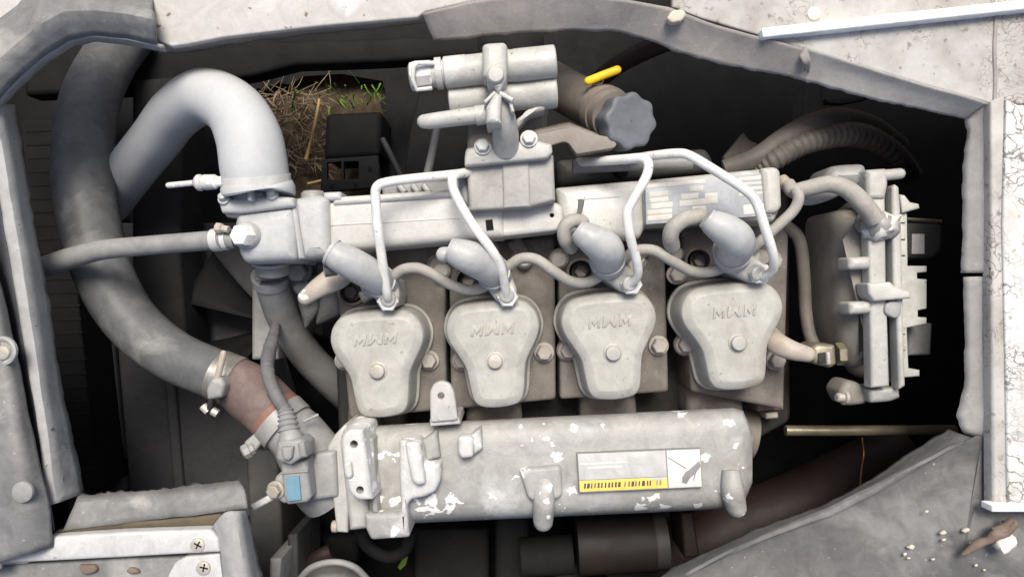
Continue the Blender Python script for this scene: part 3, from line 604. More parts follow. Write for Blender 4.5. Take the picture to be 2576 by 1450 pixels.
# valve covers
ca, sa = math.cos(math.radians(4.6)), math.sin(math.radians(4.6))
half = [(-50, -151), (-88, -143), (-112, -118), (-121, -84), (-114, -52), (-94, -16), (-79, 14), (-74, 44), (-70, 76), (-64, 100), (-50, 115), (-28, 121)]
loop = half + [(0, 123)] + [(-x, y) for x, y in half[::-1]] + [(0, -152)]
def place(u, v, cx, cy, kx=1.0): u *= kx; return (cx + u * ca + v * sa, cy - u * sa + v * ca)
letterM = [(-.5, 1), (-.5, 0), (-.26, 0), (0, .46), (.26, 0), (.5, 0), (.5, 1), (.27, 1), (.27, .40), (0, .86), (-.27, .40), (-.27, 1)]
letterW = [(x, 1 - y) for x, y in letterM]
ords = ('leftmost', 'second from the left', 'third from the left', 'rightmost')
for i, (cx, cy, kx) in enumerate(((950, 932, 1.0), (1245, 907, 1.0), (1541, 887, 1.02), (1855, 862, 1.09))):
    zt = 0.0
    L0 = smooth_loop([place(u, v, cx, cy, kx) for u, v in loop], 4)
    o0 = ccw(XY(L0, zt))
    V, F = [], []; m = len(o0)
    prof = [(-.0050, -.056), (-.0050, -.050), (-.0026, -.048), (-.0010, -.030), (0, -.016), (.0006, -.0125), (.0016, -.0100), (.0032, -.0085), (.0060, -.0070), (.0094, -.0052), (.0104, -.0050), (.0112, -.0050)]
    for d, z in prof:
        V += [Vector((p.x, p.y, zt + z)) for p in inset(o0, d)]
    for r in range(len(prof) - 1):
        for j in range(m): F.append((r * m + j, r * m + (j + 1) % m, (r + 1) * m + (j + 1) % m, (r + 1) * m + j))
    bm = bmesh.new(); vs = [bm.verts.new(v) for v in V]
    for f in F: bm.faces.new([vs[k] for k in f])
    top = vs[-m:]; ed = [bm.edges.get((top[k], top[(k + 1) % m])) for k in range(m)]
    bmesh.ops.triangle_fill(bm, edges=ed, use_beauty=True); bm.verts.index_update()
    F = [tuple(v.index for v in f.verts) for f in bm.faces]; bm.free()
    vc = mk('valve_cover', (V, F), COVER, eng, sharp=22, label='%s of the four pear-shaped valve covers' % ords[i])
    bz = zt - .0050
    mk('bolt_seat', lathe(P(cx, cy, bz - .0005), UP, [(0, 25), (3, 24), (4, 21)], 24), COVER, vc)
    mk('bolt', lathe(P(cx, cy, bz), UP, [(0, 19), (11, 19), (14, 17), (15, 12)], 20), BOLT if i in (0, 1) else COVER, vc)
    for li, (lx, let) in enumerate(((-36, letterM), (0, letterW), (36, letterM))):
        q = [place(lx * 1.08 + a * (30 if let is letterM else 36) - (b - .5) * 6, -94 + b * 28, cx, cy) for a, b in let]
        mk('embossed_letter', pp(q, bz + .0014, bz - .001, .0004), COVER, vc)
# coolant rail above the heads
rail = mk('coolant_rail', prism(XY(rnd([(812, 502), (1180, 478), (1268, 476), (1272, 596), (904, 628), (822, 632)], 10), .012), .012, -.045, .009), RAILM, eng, label='long pale box-section rail above the left cylinders')
mk('casting_seam', bar(832, 566, 1200, 545, 3, .0127, .010, .0003), RAILM, rail)
mk('rail_top', bar(836, 506, 1176, 484, 22, .0145, .008, .004, 4), RAILM, rail)
mk('clip_frame', pp([(958, 462), (1010, 458), (1060, 456), (1168, 450), (1168, 486), (962, 494)], -.004, -.05, .003, 3), GHOSE, rail)
for x in (1000, 1035, 1062): mk('clip', bar(x, 462, x + 18, 484, 16, .004, -.01, .002, 3), ALU, rail)
r2 = mk('rail_web', pp([(1256, 520), (1400, 508), (1416, 520), (1418, 560), (1402, 580), (1256, 596)], .008, -.04, .004, 8, [circ(1388, 541, 6, 12)]), RAILM, eng)
mk('slot', bar(1222, 566, 1240, 564, 26, .0135, .005, .0005), BLACK, rail)
r3 = mk('rail_body', pp([(1396, 470), (1480, 462), (1622, 450), (1626, 570), (1610, 600), (1560, 600), (1418, 585), (1412, 545)], 0.0, -.055, .010, 10), RAILM, eng)
mk('casting_seam', bar(1450, 502, 1560, 494, 3, .0006, -.002, .0003), ENG, r3)
r4 = mk('rail_end', pp([(1618, 452), (1945, 420), (1962, 432), (1966, 520), (1950, 560), (1860, 552), (1622, 568)], .006, -.045, .008, 12), ENG, eng)
mk('rail_flange', pp([(1915, 422), (1950, 418), (1964, 428), (1968, 520), (1955, 535), (1926, 538)], .012, -.03, .005, 8), ENG, r4)
# label film with printed blocks
def inpl(u, v):   # label frame: u along, v down
    return (1622 + u * .995 + v * .03, 462 + v - u * .09)
pl = mk('label_film', pp([inpl(0, 0), inpl(318, 0), inpl(318, 108), inpl(0, 102)], .0075, .005, .0003, 2), PLATE, r4)
for a in ((2, 2, 150, 10), (10, 22, 48, 13), (10, 37, 48, 12), (12, 51, 56, 14), (4, 67, 62, 12), (4, 81, 62, 13), (112, 18, 34, 13), (90, 34, 44, 14), (150, 38, 32, 12), (86, 50, 96, 15), (118, 68, 34, 13),
          (236, 6, 78, 9), (236, 20, 78, 7), (236, 32, 78, 8), (236, 46, 78, 6), (246, 76, 68, 24)):
    q = [inpl(a[0], a[1]), inpl(a[0] + a[2], a[1]), inpl(a[0] + a[2], a[1] + a[3]), inpl(a[0], a[1] + a[3])]
    mk('printed_block', pp(q, .0079, .0073, .0001), PPRINT, r4)
# joint collar and thermostat housing
th = mk('thermostat_housing', pp([(590, 535), (735, 515), (745, 560), (742, 655), (610, 662), (596, 640), (582, 570)], .028, -.06, .012, 14, draft=.002), THERM, eng, label='light grey thermostat housing at the left end of the rail')
mk('collar', pp([(730, 498), (800, 488), (826, 498), (828, 636), (820, 645), (758, 652), (742, 600)], .020, -.05, .010, 8), THERM, th)
mk('collar_ridge', pp([(728, 500), (742, 498), (764, 650), (748, 652)], .024, -.05, .004, 3), THERM, th)
mk('top_disc', lathe(P(788, 500, .0), (0, 1, .12), [(0, 31), (14, 30), (17, 26), (20, 24), (22, 12)], 24), ALU, th)
mk('top_lug', bar(812, 494, 858, 492, 22, .016, -.01, .003, 6), THERM, th)
fl = mk('flange', pp([(549, 512), (562, 500), (690, 492), (738, 496), (740, 520), (600, 536), (556, 536)], .030, .012, .004, 6), THERM, th)
mk('under_flange', pp([(562, 534), (640, 522), (720, 512), (720, 536), (600, 548), (566, 545)], .022, .004, .004, 6), THERM, th)
for x, y in ((565, 504), (686, 492)): mk('flange_bolt', lathe(P(x, y, .028), (0, .45, 1), [(0, 15), (8, 14), (9, 10), (22, 9), (24, 6)], 16), THERM, th)
mk('neck', lathe(P(645, 515, .0), (-.05, 1, .1), [(0, 70), (26, 70), (30, 66), (46, 66)], 32), ALU, th)
mk('pin', bar(625, 478, 627, 504, 11, .042, .03, .002, 3), THERM, th)
mk('plug_boss', lathe(P(624, 592, .026), (-.25, -.05, 1), [(0, 34), (14, 33), (18, 30)], 28), THERM, th)
mk('hex_plug', lathe(P(620, 592, .032), (-.3, -.05, 1), [(0, 27), (26, 27), (32, 23)], 6), PIPE, th)
mk('outlet', lathe(P(684, 640, -.02), (-.02, -1, -.35), [(0, 46), (44, 46), (50, 44)], 28), GHOSE, th)
mk('outlet_rib', lathe(P(684, 655, -.02), (-.02, -1, -.35), [(0, 50), (8, 50)], 28), ALU, th)
GREASE = mat('greasy_grey_casting', (.16, .158, .15), (.09, .088, .085), 45, .6, bump=.6, bscale=220)
for g in (bolt(P(752, 676, -.04), (.1, -.3, 1), 27, 40), bolt(P(766, 716, -.055), (.1, -.3, 1), 24, 36), pp([(790, 655), (850, 645), (870, 700), (800, 720)], -.05, -.1, .006, 10), pp([(800, 730), (845, 720), (860, 790), (790, 820)], -.08, -.15, .006, 12),
          pp([(730, 700), (800, 690), (800, 780), (765, 830), (745, 760)], -.075, -.15, .006, 10)):
    mk('greasy_fitting', g, GREASE, th)
# pump post that carries the filter head
post = mk('filter_post', pp([(1172, 408), (1392, 388), (1397, 505), (1330, 522), (1264, 526), (1180, 530)], .030, -.04, .004, 3), POSTM, eng)
mk('post_rib', pp([(1262, 404), (1330, 398), (1334, 520), (1266, 524)], .0325, .02, .002, 2), POSTM, post)
mk('post_side', pp([(1150, 440), (1176, 430), (1182, 520), (1160, 506)], .018, -.04, .004, 4), GHOSE, post)
# injectors with rubber boots
inj = (((830, 632, .042, 31), (854, 646, .042, 36), (895, 668, .036, 39), (940, 694, .020, 38), (962, 712, .002, 35)),
       ((1128, 626, .040, 26), (1148, 634, .04, 34), (1188, 650, .036, 41), (1228, 670, .02, 42), (1246, 692, .002, 37)),
       ((1450, 576, .048, 22), (1464, 586, .048, 30), (1496, 606, .046, 38), (1524, 628, .035, 43), (1528, 660, .005, 39)),
       ((1776, 548, .052, 22), (1792, 560, .052, 31), (1828, 582, .05, 40), (1850, 608, .036, 46), (1838, 642, .002, 42)))
nut = ((976, 752), (1274, 742), (1583, 712), (1905, 686))
for i in range(4):
    bx, by = inj[i][-1][0], inj[i][-1][1]; nx, ny = nut[i]
    d = Vector((nx - bx, ny - by)).normalized(); nn = Vector((-d.y, d.x))
    wd = 30
    pts = [(bx + nn.x * 38, by + nn.y * 38), (bx - nn.x * 38, by - nn.y * 38), (nx - nn.x * wd, ny - nn.y * wd), (nx + d.x * 24 - nn.x * 15, ny + d.y * 24 - nn.y * 15), (nx + d.x * 24 + nn.x * 15, ny + d.y * 24 + nn.y * 15), (nx + nn.x * wd, ny + nn.y * wd)]
    it = mk('injector', pp(pts, .002, -.05, .005, 6), ENG, eng, label='%s of the four injectors' % ords[i])
    mk('body', lathe(P(bx, by, -.055), UP, [(0, 40), (110, 40), (125, 36)], 24), ALU, it)
    mk('rubber_boot', tube(inj[i], n=26, sub=7, cap='round1'), BOOT, it)
    q1, q2 = inj[i][-2], inj[i][-1]; mid = tuple(q1[k] * .35 + q2[k] * .65 for k in range(4))
    mk('boot_lip', tube([(mid[0], mid[1], mid[2], mid[3] + 5), (q2[0], q2[1], q2[2] - .004, q2[3] + 6)], n=24, sub=3), BOOT, it)
    mk('boot_rim', tube([inj[i][0][:3] + (inj[i][0][3] + 2.5,), tuple(inj[i][0][k] * .7 + inj[i][1][k] * .3 for k in range(3)) + (inj[i][0][3] + 4.5,)], n=24, sub=2), BOOT, it)
    mk('union_nut', lathe(P(nx, ny, .0), (d.x * .35, -d.y * .35, 1), [(0, 27), (20, 27), (26, 22)], 6), PIPE, it)
    mk('union_ring', lathe(P(nx, ny, .009), (d.x * .35, -d.y * .35, 1), [(0, 20), (6, 19), (9, 15)], 20), ENG, it)
mk('boot_nub', tube([(846, 674, .03), (815, 678, .034)], 18, 16, smooth=False, cap='open'), GREASE, eng)
mk('boot_nub', tube([(1140, 640, .028), (1116, 640, .03)], 19, 16, cap='round1'), BOOT, eng)
# steel injection pipes
pipes = ([(1180, 434, .02), (1120, 441, .035), (1040, 449, .045), (975, 458, .052), (950, 468, .054), (944, 492, .052), (950, 570, .046), (962, 660, .034), (973, 735, .018), (976, 752, .008)],
         [(1210, 424, .01), (1172, 434, .03), (1146, 440, .042), (1137, 456, .046), (1146, 490, .046), (1185, 560, .046), (1232, 622, .044), (1258, 668, .034), (1270, 720, .018), (1274, 744, .008)],
         [(1455, 408, -.02), (1510, 405, .02), (1575, 400, .042), (1614, 398, .052), (1630, 412, .056), (1624, 446, .056), (1592, 502, .054), (1577, 540, .052), (1586, 600, .046), (1602, 660, .032), (1602, 694, .02), (1584, 714, .008)],
         [(1570, 402, .0), (1640, 392, .03), (1700, 386, .045), (1735, 392, .05), (1800, 430, .054), (1874, 478, .055), (1902, 510, .054), (1926, 580, .05), (1944, 640, .04), (1944, 676, .026), (1926, 692, .014), (1904, 690, .006)])
for i, p in enumerate(pipes):
    mk('injection_pipe', tube(p, 11.5, 14, 6), PIPE, eng, label='%s of the bent pale steel injection pipes' % ords[i])
# lifting eye, cast pegs
mk('lifting_eye', pp([(1082, 1062), (1081, 985), (1090, 964), (1110, 956), (1131, 964), (1142, 985), (1152, 1056)], .012, .004, .002, 8, [circ(1109, 994, 9, 16)]), ENG, eng)
mk('lifting_eye_foot', pp([(1080, 1054), (1154, 1048), (1158, 1066), (1082, 1072)], .008, -.06, .002, 3), ENG, eng)
mk('cast_peg', tube([(768, 748, .0, 19), (800, 724, .0, 25), (845, 698, -.01, 32), (872, 684, -.03, 28)], n=18, cap='round', squash=.8), PEG, eng)
mk('cast_peg', tube([(2030, 890, .0, 20), (1990, 880, .0, 25), (1955, 864, -.01, 28), (1935, 845, -.035, 28)], n=18, cap='round', squash=.8), PEG, eng)
mk('cast_rod', bar(905, 750, 945, 728, 30, -.03, -.06, .003, 6), BOLT, eng)

# ================================================================== return hoses between the injectors
rets = ([(985, 698, .005), (1012, 678, .012), (1050, 674, .016), (1090, 690, .014), (1130, 714, .006), (1175, 728, -.002), (1215, 722, -.004), (1245, 700, -.006)],
        [(1280, 668, .008), (1310, 650, .016), (1348, 652, .018), (1390, 680, .014), (1432, 706, .006), (1475, 710, .0), (1510, 692, -.002), (1530, 672, -.004)],
        [(1572, 650, .006), (1600, 630, .014), (1645, 630, .018), (1690, 656, .014), (1735, 680, .004), (1780, 684, .0), (1818, 672, -.002), (1840, 652, -.004)],
        [(1884, 632, .0), (1920, 600, .008), (1960, 564, .014), (1996, 528, .018), (2008, 498, .02), (2000, 474, .018)])
for i, p in enumerate(rets):
    tag(mk('return_hose', tube(p, 13.5, 14, 7), RETH), ('wavy grey return hose between the first and second injectors from the left', 'wavy grey return hose between the second and third injectors from the left', 'wavy grey return hose between the third and fourth injectors from the left', 'straight grey return hose leaving the fourth injector towards the right')[i], 'hose', 'fuel return hoses')
tag(mk('hose_loop', tube([(1464, 558, .03), (1440, 555, .034), (1420, 572, .034), (1420, 600, .03), (1436, 622, .02)], 17, 14, cap='round'), RETH), 'short hooked rubber hose stub beside the third injector boot', 'hose stub')
tag(mk('hose_loop', tube([(1758, 543, .03), (1720, 552, .034), (1694, 572, .034), (1686, 594, .03), (1690, 618, .018)], 20, 14, cap='round'), RETH), 'curved rubber hose stub beside the rightmost injector boot', 'hose stub')
tag(mk('tape_scrap', tube([(1462, 504, .016, 8), (1458, 530, .02, 6), (1450, 548, .026, 5), (1436, 566, .034, 9)], n=8), HARN), 'torn scrap of tape above the third injector boot', 'tape scrap')

# ================================================================== FILTER HEAD
fh = thing('fuel_filter', 'pale grey fuel filter head with valve lever standing above the rail', 'filter head', P(1260, 250, -.05))
mk('base_flange', pp([(1168, 392), (1172, 372), (1250, 360), (1345, 352), (1388, 362), (1390, 384), (1376, 398), (1168, 418)], .042, .030, .003, 6), ENG, fh)
mk('neck', pp([(1172, 262), (1382, 246), (1376, 300), (1384, 372), (1172, 392), (1176, 330)], .006, -.04, .006, 8), TUBEB, fh)  # brown-grey colour deepens the shadow of the barrels
mk('lower_barrel', lathe(P(1130, 254, .04), (254, 22, 0), [(0, 34), (3, 38), (50, 38), (52, 37), (150, 36), (205, 37), (210, 39), (252, 39), (256, 36)], 28), ENG, fh)
mk('upper_barrel', lathe(P(1117, 184, .055), (259, 27, 0), [(0, 34), (3, 37), (52, 37), (53, 36), (150, 36), (170, 38), (258, 38), (261, 35)], 28), ENG, fh)
mk('web', pp([(1140, 190), (1376, 170), (1384, 240), (1140, 262)], .034, -.05, .004, 4), ENG, fh)
mk('top_post', pp([(1212, 112), (1222, 106), (1268, 103), (1276, 112), (1276, 190), (1214, 194)], .086, .04, .006, 8), ENG, fh)
mk('shoulder', pp([(1168, 160), (1212, 138), (1276, 116), (1310, 128), (1330, 150), (1250, 190), (1180, 180)], .062, .03, .008, 10), ENG, fh)
bo = mk('boss', pp(smooth_loop([(1247, 164), (1268, 174), (1274, 196), (1264, 216), (1254, 234), (1242, 216), (1224, 200), (1226, 174)], 4), .093, .05, .004), ENG, fh)
mk('button', lathe(P(1247, 190, .092), UP, [(0, 19), (8, 19), (12, 16), (13, 8)], 24), ENG, bo)
cn = mk('connector', lathe(P(1120, 184, .055), (-259, -27, 0), [(0, 30), (6, 30), (7, 37), (22, 37), (23, 31), (32, 31)], 24), ENG, fh)
mk('cap_end', lathe(P(1086, 188, .055), (-259, -27, 0), [(0, 34), (34, 36), (48, 33), (52, 26)], 10), BRKT, cn)
mk('clip', tube([(1092, 160, .07), (1050, 160, .074), (1040, 170, .074), (1038, 200, .074), (1048, 226, .07), (1086, 222, .068)], 5, 8, smooth=False), BRKT, cn)
lv = mk('lever', tube([(1066, 306, .064, 16), (1090, 304, .066, 18), (1150, 296, .068, 19), (1228, 286, .066, 20)], n=20, cap='round'), ENG, fh)
mk('lever_sleeve', tube([(1196, 291, .067), (1230, 287, .067)], 22.5, 20, smooth=False), ENG, lv)
mk('stem', tube([(1256, 250, .072, 26), (1262, 290, .066, 30), (1270, 330, .054, 31), (1272, 376, .036, 32)], n=22, cap='round0'), ENG, fh)
mk('clamp_block', pp([(1222, 268), (1246, 230), (1262, 240), (1258, 300), (1262, 310), (1222, 310)], .092, .05, .004, 4), ENG, fh)
mk('clamp_wing', bar(1250, 229, 1290, 252, 12, .09, .066, .002, 3), BRKT, fh)
mk('clamp_wing', bar(1246, 230, 1218, 258, 9, .09, .066, .002, 3), BRKT, fh)
mk('clamp_wing', bar(1282, 252, 1290, 282, 9, .086, .06, .002, 2), BRKT, fh)
mk('brace', pp([(1296, 300), (1350, 262), (1372, 258), (1372, 276), (1330, 286), (1300, 325)], .046, .02, .004, 8), ENG, fh)
for x, y in ((1214, 369), (1330, 350)): mk('bolt', bolt(P(x, y, .0415), (0, .15, 1), 16, 18), BRKT, fh)
mk('canister', lathe(P(1284, 140, -.16), (0, 0, 1), [(0, 96), (170, 96), (215, 92), (240, 78), (255, 50), (260, 10)], 40), mat('olive_black_canister', (.20, .185, .16), (.155, .142, .12), 12, .35, bump=.05), fh)

# ================================================================== OIL FILLER
of = thing('oil_filler', 'brown-grey oil filler tube with a lobed slate cap beside the filter head', 'oil filler', P(1500, 280, -.1))
ax = P(1572, 304, .03) - P(1395, 215, -.10)
mk('tube', tube([(1380, 205, -.12, 62), (1450, 245, -.06, 60), (1510, 274, -.01, 58), (1545, 292, .015, 60)], n=28), TUBEB, of)
mk('collar', tube([(1512, 275, -.008), (1528, 283, .003)], 64, 28, smooth=False), TUBEB, of)
V, F = [], []; N_ = 84; c0 = P(1580, 306, .03); axn = Vector((.32, -.12, 1)).normalized()
bx = Vector((1, 0, -.32)).normalized(); by = axn.cross(bx)
prof = [(-.020, .93), (-.016, 1.0), (.003, 1.0), (.0058, .975), (.0070, .93), (.0070, .78), (.0066, .5), (.0064, .02)]
for z, k in prof:
    for j in range(N_):
        a = 2 * math.pi * j / N_; lob = (1 + .06 * math.cos(8 * a + .6)) if k > .7 else 1; rr = 66 * S * k * lob
        V.append(c0 + axn * z + bx * math.cos(a) * rr + by * math.sin(a) * rr)
for r in range(len(prof) - 1):
    for j in range(N_): F.append((r * N_ + j, r * N_ + (j + 1) % N_, (r + 1) * N_ + (j + 1) % N_, (r + 1) * N_ + j))
mk('cap', (V, F), CAPM, of, sharp=50)
mk('bracket', pp([(1325, 360), (1342, 338), (1440, 318), (1500, 338), (1535, 345), (1552, 362), (1545, 372), (1450, 388), (1430, 360), (1418, 356), (1345, 378)], .038, .034, .001, 6), TUBEB, of)
mk('bracket_lip', sheet([[(1338, 336, .038), (1440, 316, .038), (1506, 340, .034)], [(1338, 324, .020), (1430, 306, .020), (1506, 336, .014)]], 12, 2), TUBEB, of, solid=.002)
mk('bracket_tongue', pp([(1428, 358), (1440, 362), (1548, 352), (1545, 372), (1452, 388)], .034, .02, .003, 6), TUBEB, of)
ds = thing('dipstick', 'dipstick with a bright yellow plastic handle behind the oil filler', 'dipstick', P(1515, 195, -.05))
mk('handle', tube([(1480, 204, .012), (1515, 190, .014), (1552, 176, .016)], 10.5, 14, cap='round', squash=.8), YEL, ds)
mk('wire_ring', tube([(1500 + 16 * math.cos(a), 203 + 10 * math.sin(a), .008) for a in [i * .4488 for i in range(15)]], 3, 8, sub=2), BRASS, ds)
mk('stem', tube([(1500, 206, .006), (1470, 225, -.06), (1430, 255, -.16)], 6, 8), BRASS, ds)
tag(mk('heat_pipe', tube([(1500, 205, -.10), (1560, 160, -.08), (1640, 120, -.06), (1720, 90, -.05)], 26, 16), RUST), 'faint dull red pipe passing under the flashing behind the dipstick', 'pipe')

# ================================================================== HOSES ON THE LEFT
eh = thing('elbow_hose', 'light grey elbow hose arching over to the thermostat housing', 'hose', P(560, 330, -.1))
mk('hose', tube([(648, 474, .018, 76), (640, 424, .022, 80), (626, 345, .022, 78), (588, 276, .018, 72), (516, 242, .005, 68), (446, 282, -.03, 66), (392, 350, -.07, 66), (320, 440, -.13, 68), (270, 510, -.18, 68)], n=36, sub=10), ELBOW, eh)
mk('clamp_band', tube([(644, 442, .021, 82), (647, 466, .019, 82)], n=36, sub=2), BRKT, eh)
mk('flared_end', tube([(647, 468, .019, 80), (650, 478, .018, 88), (650, 484, .018, 87)], n=36, sub=2), ELBOW, eh)
mk('clamp_screw', tube([(424, 466, .03, 7), (486, 460, .03, 7)], n=10, sub=2, cap='round0'), BRKT, eh)
mk('clamp_nut', lathe(P(488, 460, .03), (1, .05, 0), [(0, 9), (4, 15), (10, 20), (18, 20), (21, 17), (26, 19), (52, 18), (58, 13), (76, 12)], 16), BRKT, eh)
mk('clamp_ear', pp([(560, 440), (570, 438), (574, 480), (562, 482)], .034, .018, .002, 2), BRKT, eh)
dh = thing('charge_hose', 'big dusty dark hose curving down the left side to the red coupling', 'hose', P(230, 560, -.15))
mk('hose', tube([(330, 80, -.20, 76), (270, 160, -.17, 78), (226, 260, -.13, 80), (208, 400, -.10, 80), (222, 540, -.085, 80), (262, 690, -.075, 76), (330, 806, -.065, 72), (430, 890, -.055, 68), (540, 940, -.045, 66), (580, 956, -.042, 66)], n=36, sub=10), DHOSE, dh)
c = thing('hose_clamp', 'steel T-bolt clamp joining the big dark hose to the red coupling', 'hose clamp', P(560, 950, -.05))
mk('band', tube([(548, 943, -.043, 69), (596, 962, -.04, 69)], n=36, sub=2), STEEL, c)
mk('t_bolt', tube([(562, 888, .0, 8), (545, 958, .0, 8)], n=10, sub=2, cap='round0'), PEG, c)
mk('trunnion', pp([(530, 950), (556, 948), (566, 968), (556, 1000), (520, 1006), (516, 980)], .004, -.04, .004, 6), ALU, c)
mk('t_bolt_end', tube([(532, 1000, -.02, 8), (528, 1028, -.022, 8)], n=10, sub=2), BLOCK, c)
mk('nut', tube([(510, 1020, -.024, 11), (524, 1034, -.024, 11)], n=8, sub=2), BOLT, c)
mk('nut', tube([(534, 1032, -.024, 11), (548, 1040, -.024, 11)], n=8, sub=2), BOLT, c)
cp = thing('coupling_hose', 'dusty faded red silicone coupling between the dark hose and the intake elbow', 'coupling hose', P(640, 1000, -.06))
mk('sleeve', tube([(584, 958, -.041, 66), (606, 970, -.039, 70), (632, 988, -.036, 75), (660, 1012, -.033, 74), (690, 1040, -.03, 72), (712, 1062, -.028, 70)], n=36, sub=8), REDS, cp)
mk('worn_edge', tube([(686, 1036, -.0302, 73.2), (697, 1047, -.0295, 72.8)], n=36, sub=2), mat('bare_orange_silicone', (.26, .12, .085), (.18, .11, .095), 40, .6, bump=.2), cp)
c = thing('hose_clamp', 'grey band clamp at the lower end of the red coupling', 'hose clamp', P(715, 1065, -.05))
mk('band', tube([(698, 1048, -.029, 76), (724, 1074, -.027, 76)], n=36, sub=2), ALU, c)
mk('ear', pp([(612, 1112), (640, 1088), (668, 1100), (640, 1138), (622, 1140)], -.01, -.04, .003, 5), ALU, c)
mk('bolt_head', lathe(P(638, 1124, -.012), (-1, -.5, .35), [(0, 16), (10, 16), (11, 20), (26, 20), (30, 15)], 8), ALU, c)
ov = thing('overflow_hose', 'thin grey hose running left from the thermostat housing', 'hose', P(350, 625, -.05))
mk('hose', tube([(60, 690, -.06, 28), (110, 672, -.04, 28), (180, 648, -.015, 27), (260, 628, 0, 25), (360, 618, .008, 24), (460, 610, .014, 24), (560, 602, .018, 24), (590, 600, .018, 24)], n=20, sub=8), GHOSE, ov)
mk('clamp_band', tube([(536, 604, .017, 28), (556, 602, .018, 28)], n=24, sub=2), BRKT, ov)
mk('clamp_band', tube([(560, 602, .018, 27), (572, 601, .018, 27)], n=24, sub=2), BRKT, ov)
mk('clamp_screw', lathe(P(542, 572, .03), (1, -.15, .1), [(0, 9), (3, 13), (16, 13), (18, 9), (34, 9)], 8), PEG, ov)
tag(mk('radiator_hose', tube([(680, 690, -.045, 46), (690, 730, -.06, 45), (714, 800, -.09, 46), (762, 880, -.13, 48), (826, 950, -.17, 50), (890, 1010, -.22, 50)], n=28, sub=8), GHOSE), 'grey lower coolant hose dropping from the thermostat housing', 'hose')
c = thing('hose_clamp', 'flat clamp band at the top of the lower coolant hose', 'hose clamp', P(680, 700, -.05))
mk('band', tube([(679, 690, -.045, 50), (683, 708, -.052, 50)], n=28, sub=2), ALU, c)
mk('screw_box', bar(640, 700, 708, 692, 16, -.02, -.04, .002, 3), GREASE, c)

# ================================================================== INTAKE ELBOW, SENSOR AND CONNECTOR
ie = thing('intake_elbow', 'cast aluminium intake elbow between the red coupling and the manifold', 'intake elbow', P(760, 1140, -.1))
mk('pipe', tube([(716, 1066, -.03, 70), (750, 1098, -.03, 74), (785, 1150, -.035, 84), (820, 1200, -.045, 98), (842, 1222, -.05, 100)], n=36, sub=8), ALU, ie)
mk('casting_rib', tube([(762, 1060, .004, 4), (800, 1042, -.004, 4)], n=8, sub=3), ALU, ie)
mk('bolt_lug', pp([(690, 1200), (712, 1180), (740, 1180), (740, 1262), (712, 1268), (684, 1246)], -.002, -.03, .004, 8), ALU, ie)
mk('bolt', bolt(P(695, 1230, -.002), (-.2, -.1, 1), 18, 22), BOLT, ie)
mk('flange_pad', pp([(790, 1140), (845, 1130), (850, 1250), (780, 1260), (775, 1180)], .004, -.05, .004, 8), ALU, ie)
sn = thing('pressure_sensor', 'grey pressure sensor with a pale blue tag on the intake elbow', 'sensor', P(740, 1210, 0))
mk('body', pp([(704, 1162), (772, 1156), (782, 1252), (770, 1264), (722, 1270), (712, 1250)], .026, -.02, .004, 5), GHOSE, sn)
mk('step', bar(706, 1190, 774, 1184, 6, .0275, .02, .001), GHOSE, sn)
mk('blue_tag', pp([(718, 1200), (752, 1196), (757, 1256), (724, 1260)], .0285, .024, .0005, 2), BLUE, sn)
cw = thing('sensor_connector', 'grey plug connector with ribbed boot on the pressure sensor', 'connector', P(730, 1130, .03))
mk('housing', pp([(696, 1112), (712, 1104), (756, 1104), (770, 1116), (772, 1150), (752, 1156), (730, 1170), (698, 1160), (692, 1152)], .040, .010, .004, 4), GHOSE, cw)
mk('latch', pp([(704, 1124), (738, 1122), (734, 1150), (726, 1158), (712, 1156)], .045, .035, .002, 4), GHOSE, cw)
mk('side_clip', bar(756, 1112, 762, 1150, 18, .043, .03, .002, 2), GHOSE, cw)
mk('cone', tube([(726, 1084, .024, 22), (730, 1100, .026, 30), (732, 1114, .026, 34)], n=20, sub=3), GHOSE, cw)
mk('ribbed_boot', tube([(718, 1030, .018, 18), (721, 1046, .02, 20), (724, 1066, .022, 23), (727, 1088, .024, 25)], n=20, sub=12, rmod=lambda i, n_: 1 + .13 * math.sin(i / n_ * 2 * math.pi * 5)), GHOSE, cw)
tag(mk('wiring_harness', tube([(694, 818, -.07, 12), (688, 842, -.05, 15), (678, 880, -.03, 18), (672, 920, -.01, 17), (678, 955, .005, 16), (692, 990, .014, 17), (708, 1018, .018, 16), (719, 1034, .018, 17)], n=14, sub=10, rmod=lambda i, n_: 1 + .16 * noise.noise(Vector((i * .6, 3, 1)))), HARN), 'frayed taped wiring harness crossing the red coupling to the connector', 'harness')
tag(mk('support_rod', bar(632, 1278, 690, 1246, 17, -.004, -.012, .002, 2), BRKT), 'pale flat stay between the ledge and the intake elbow bolt', 'stay')

# ================================================================== INTAKE MANIFOLD
im = thing('intake_manifold', 'long light grey intake manifold with flaking paint along the bottom of the engine', 'manifold', P(1380, 1180, -.1))
def manx(k):   # section k: centre and half width along the manifold
    x0, x1 = 868, 1892
    x = x0 + (x1 - x0) * k; top = 1072 - 50 * k; bot = 1322 - 46 * k
    return x, (top + bot) / 2, (bot - top) / 2
V, F = [], []; ns, nr = 44, 32
for i in range(ns + 1):
    k = i / ns; x, y, hw = manx(k)
    e = 1.0
    if k > .95: e = math.sqrt(max(1 - ((k - .95) / .05) ** 2, 0)) * .45 + .55
    if k >= 1: e = .5
    for j in range(nr):
        a = 2 * math.pi * j / nr; ex = .47
        cy = math.copysign(abs(math.cos(a)) ** ex, math.cos(a)); sz = math.copysign(abs(math.sin(a)) ** ex, math.sin(a))
        z = -.052 + .050 * sz * (e * .5 + .5)
        V.append(P(x, y + hw * cy * e, z))
for i in range(ns):
    for j in range(nr): F.append((i * nr + j, i * nr + (j + 1) % nr, (i + 1) * nr + (j + 1) % nr, (i + 1) * nr + j))
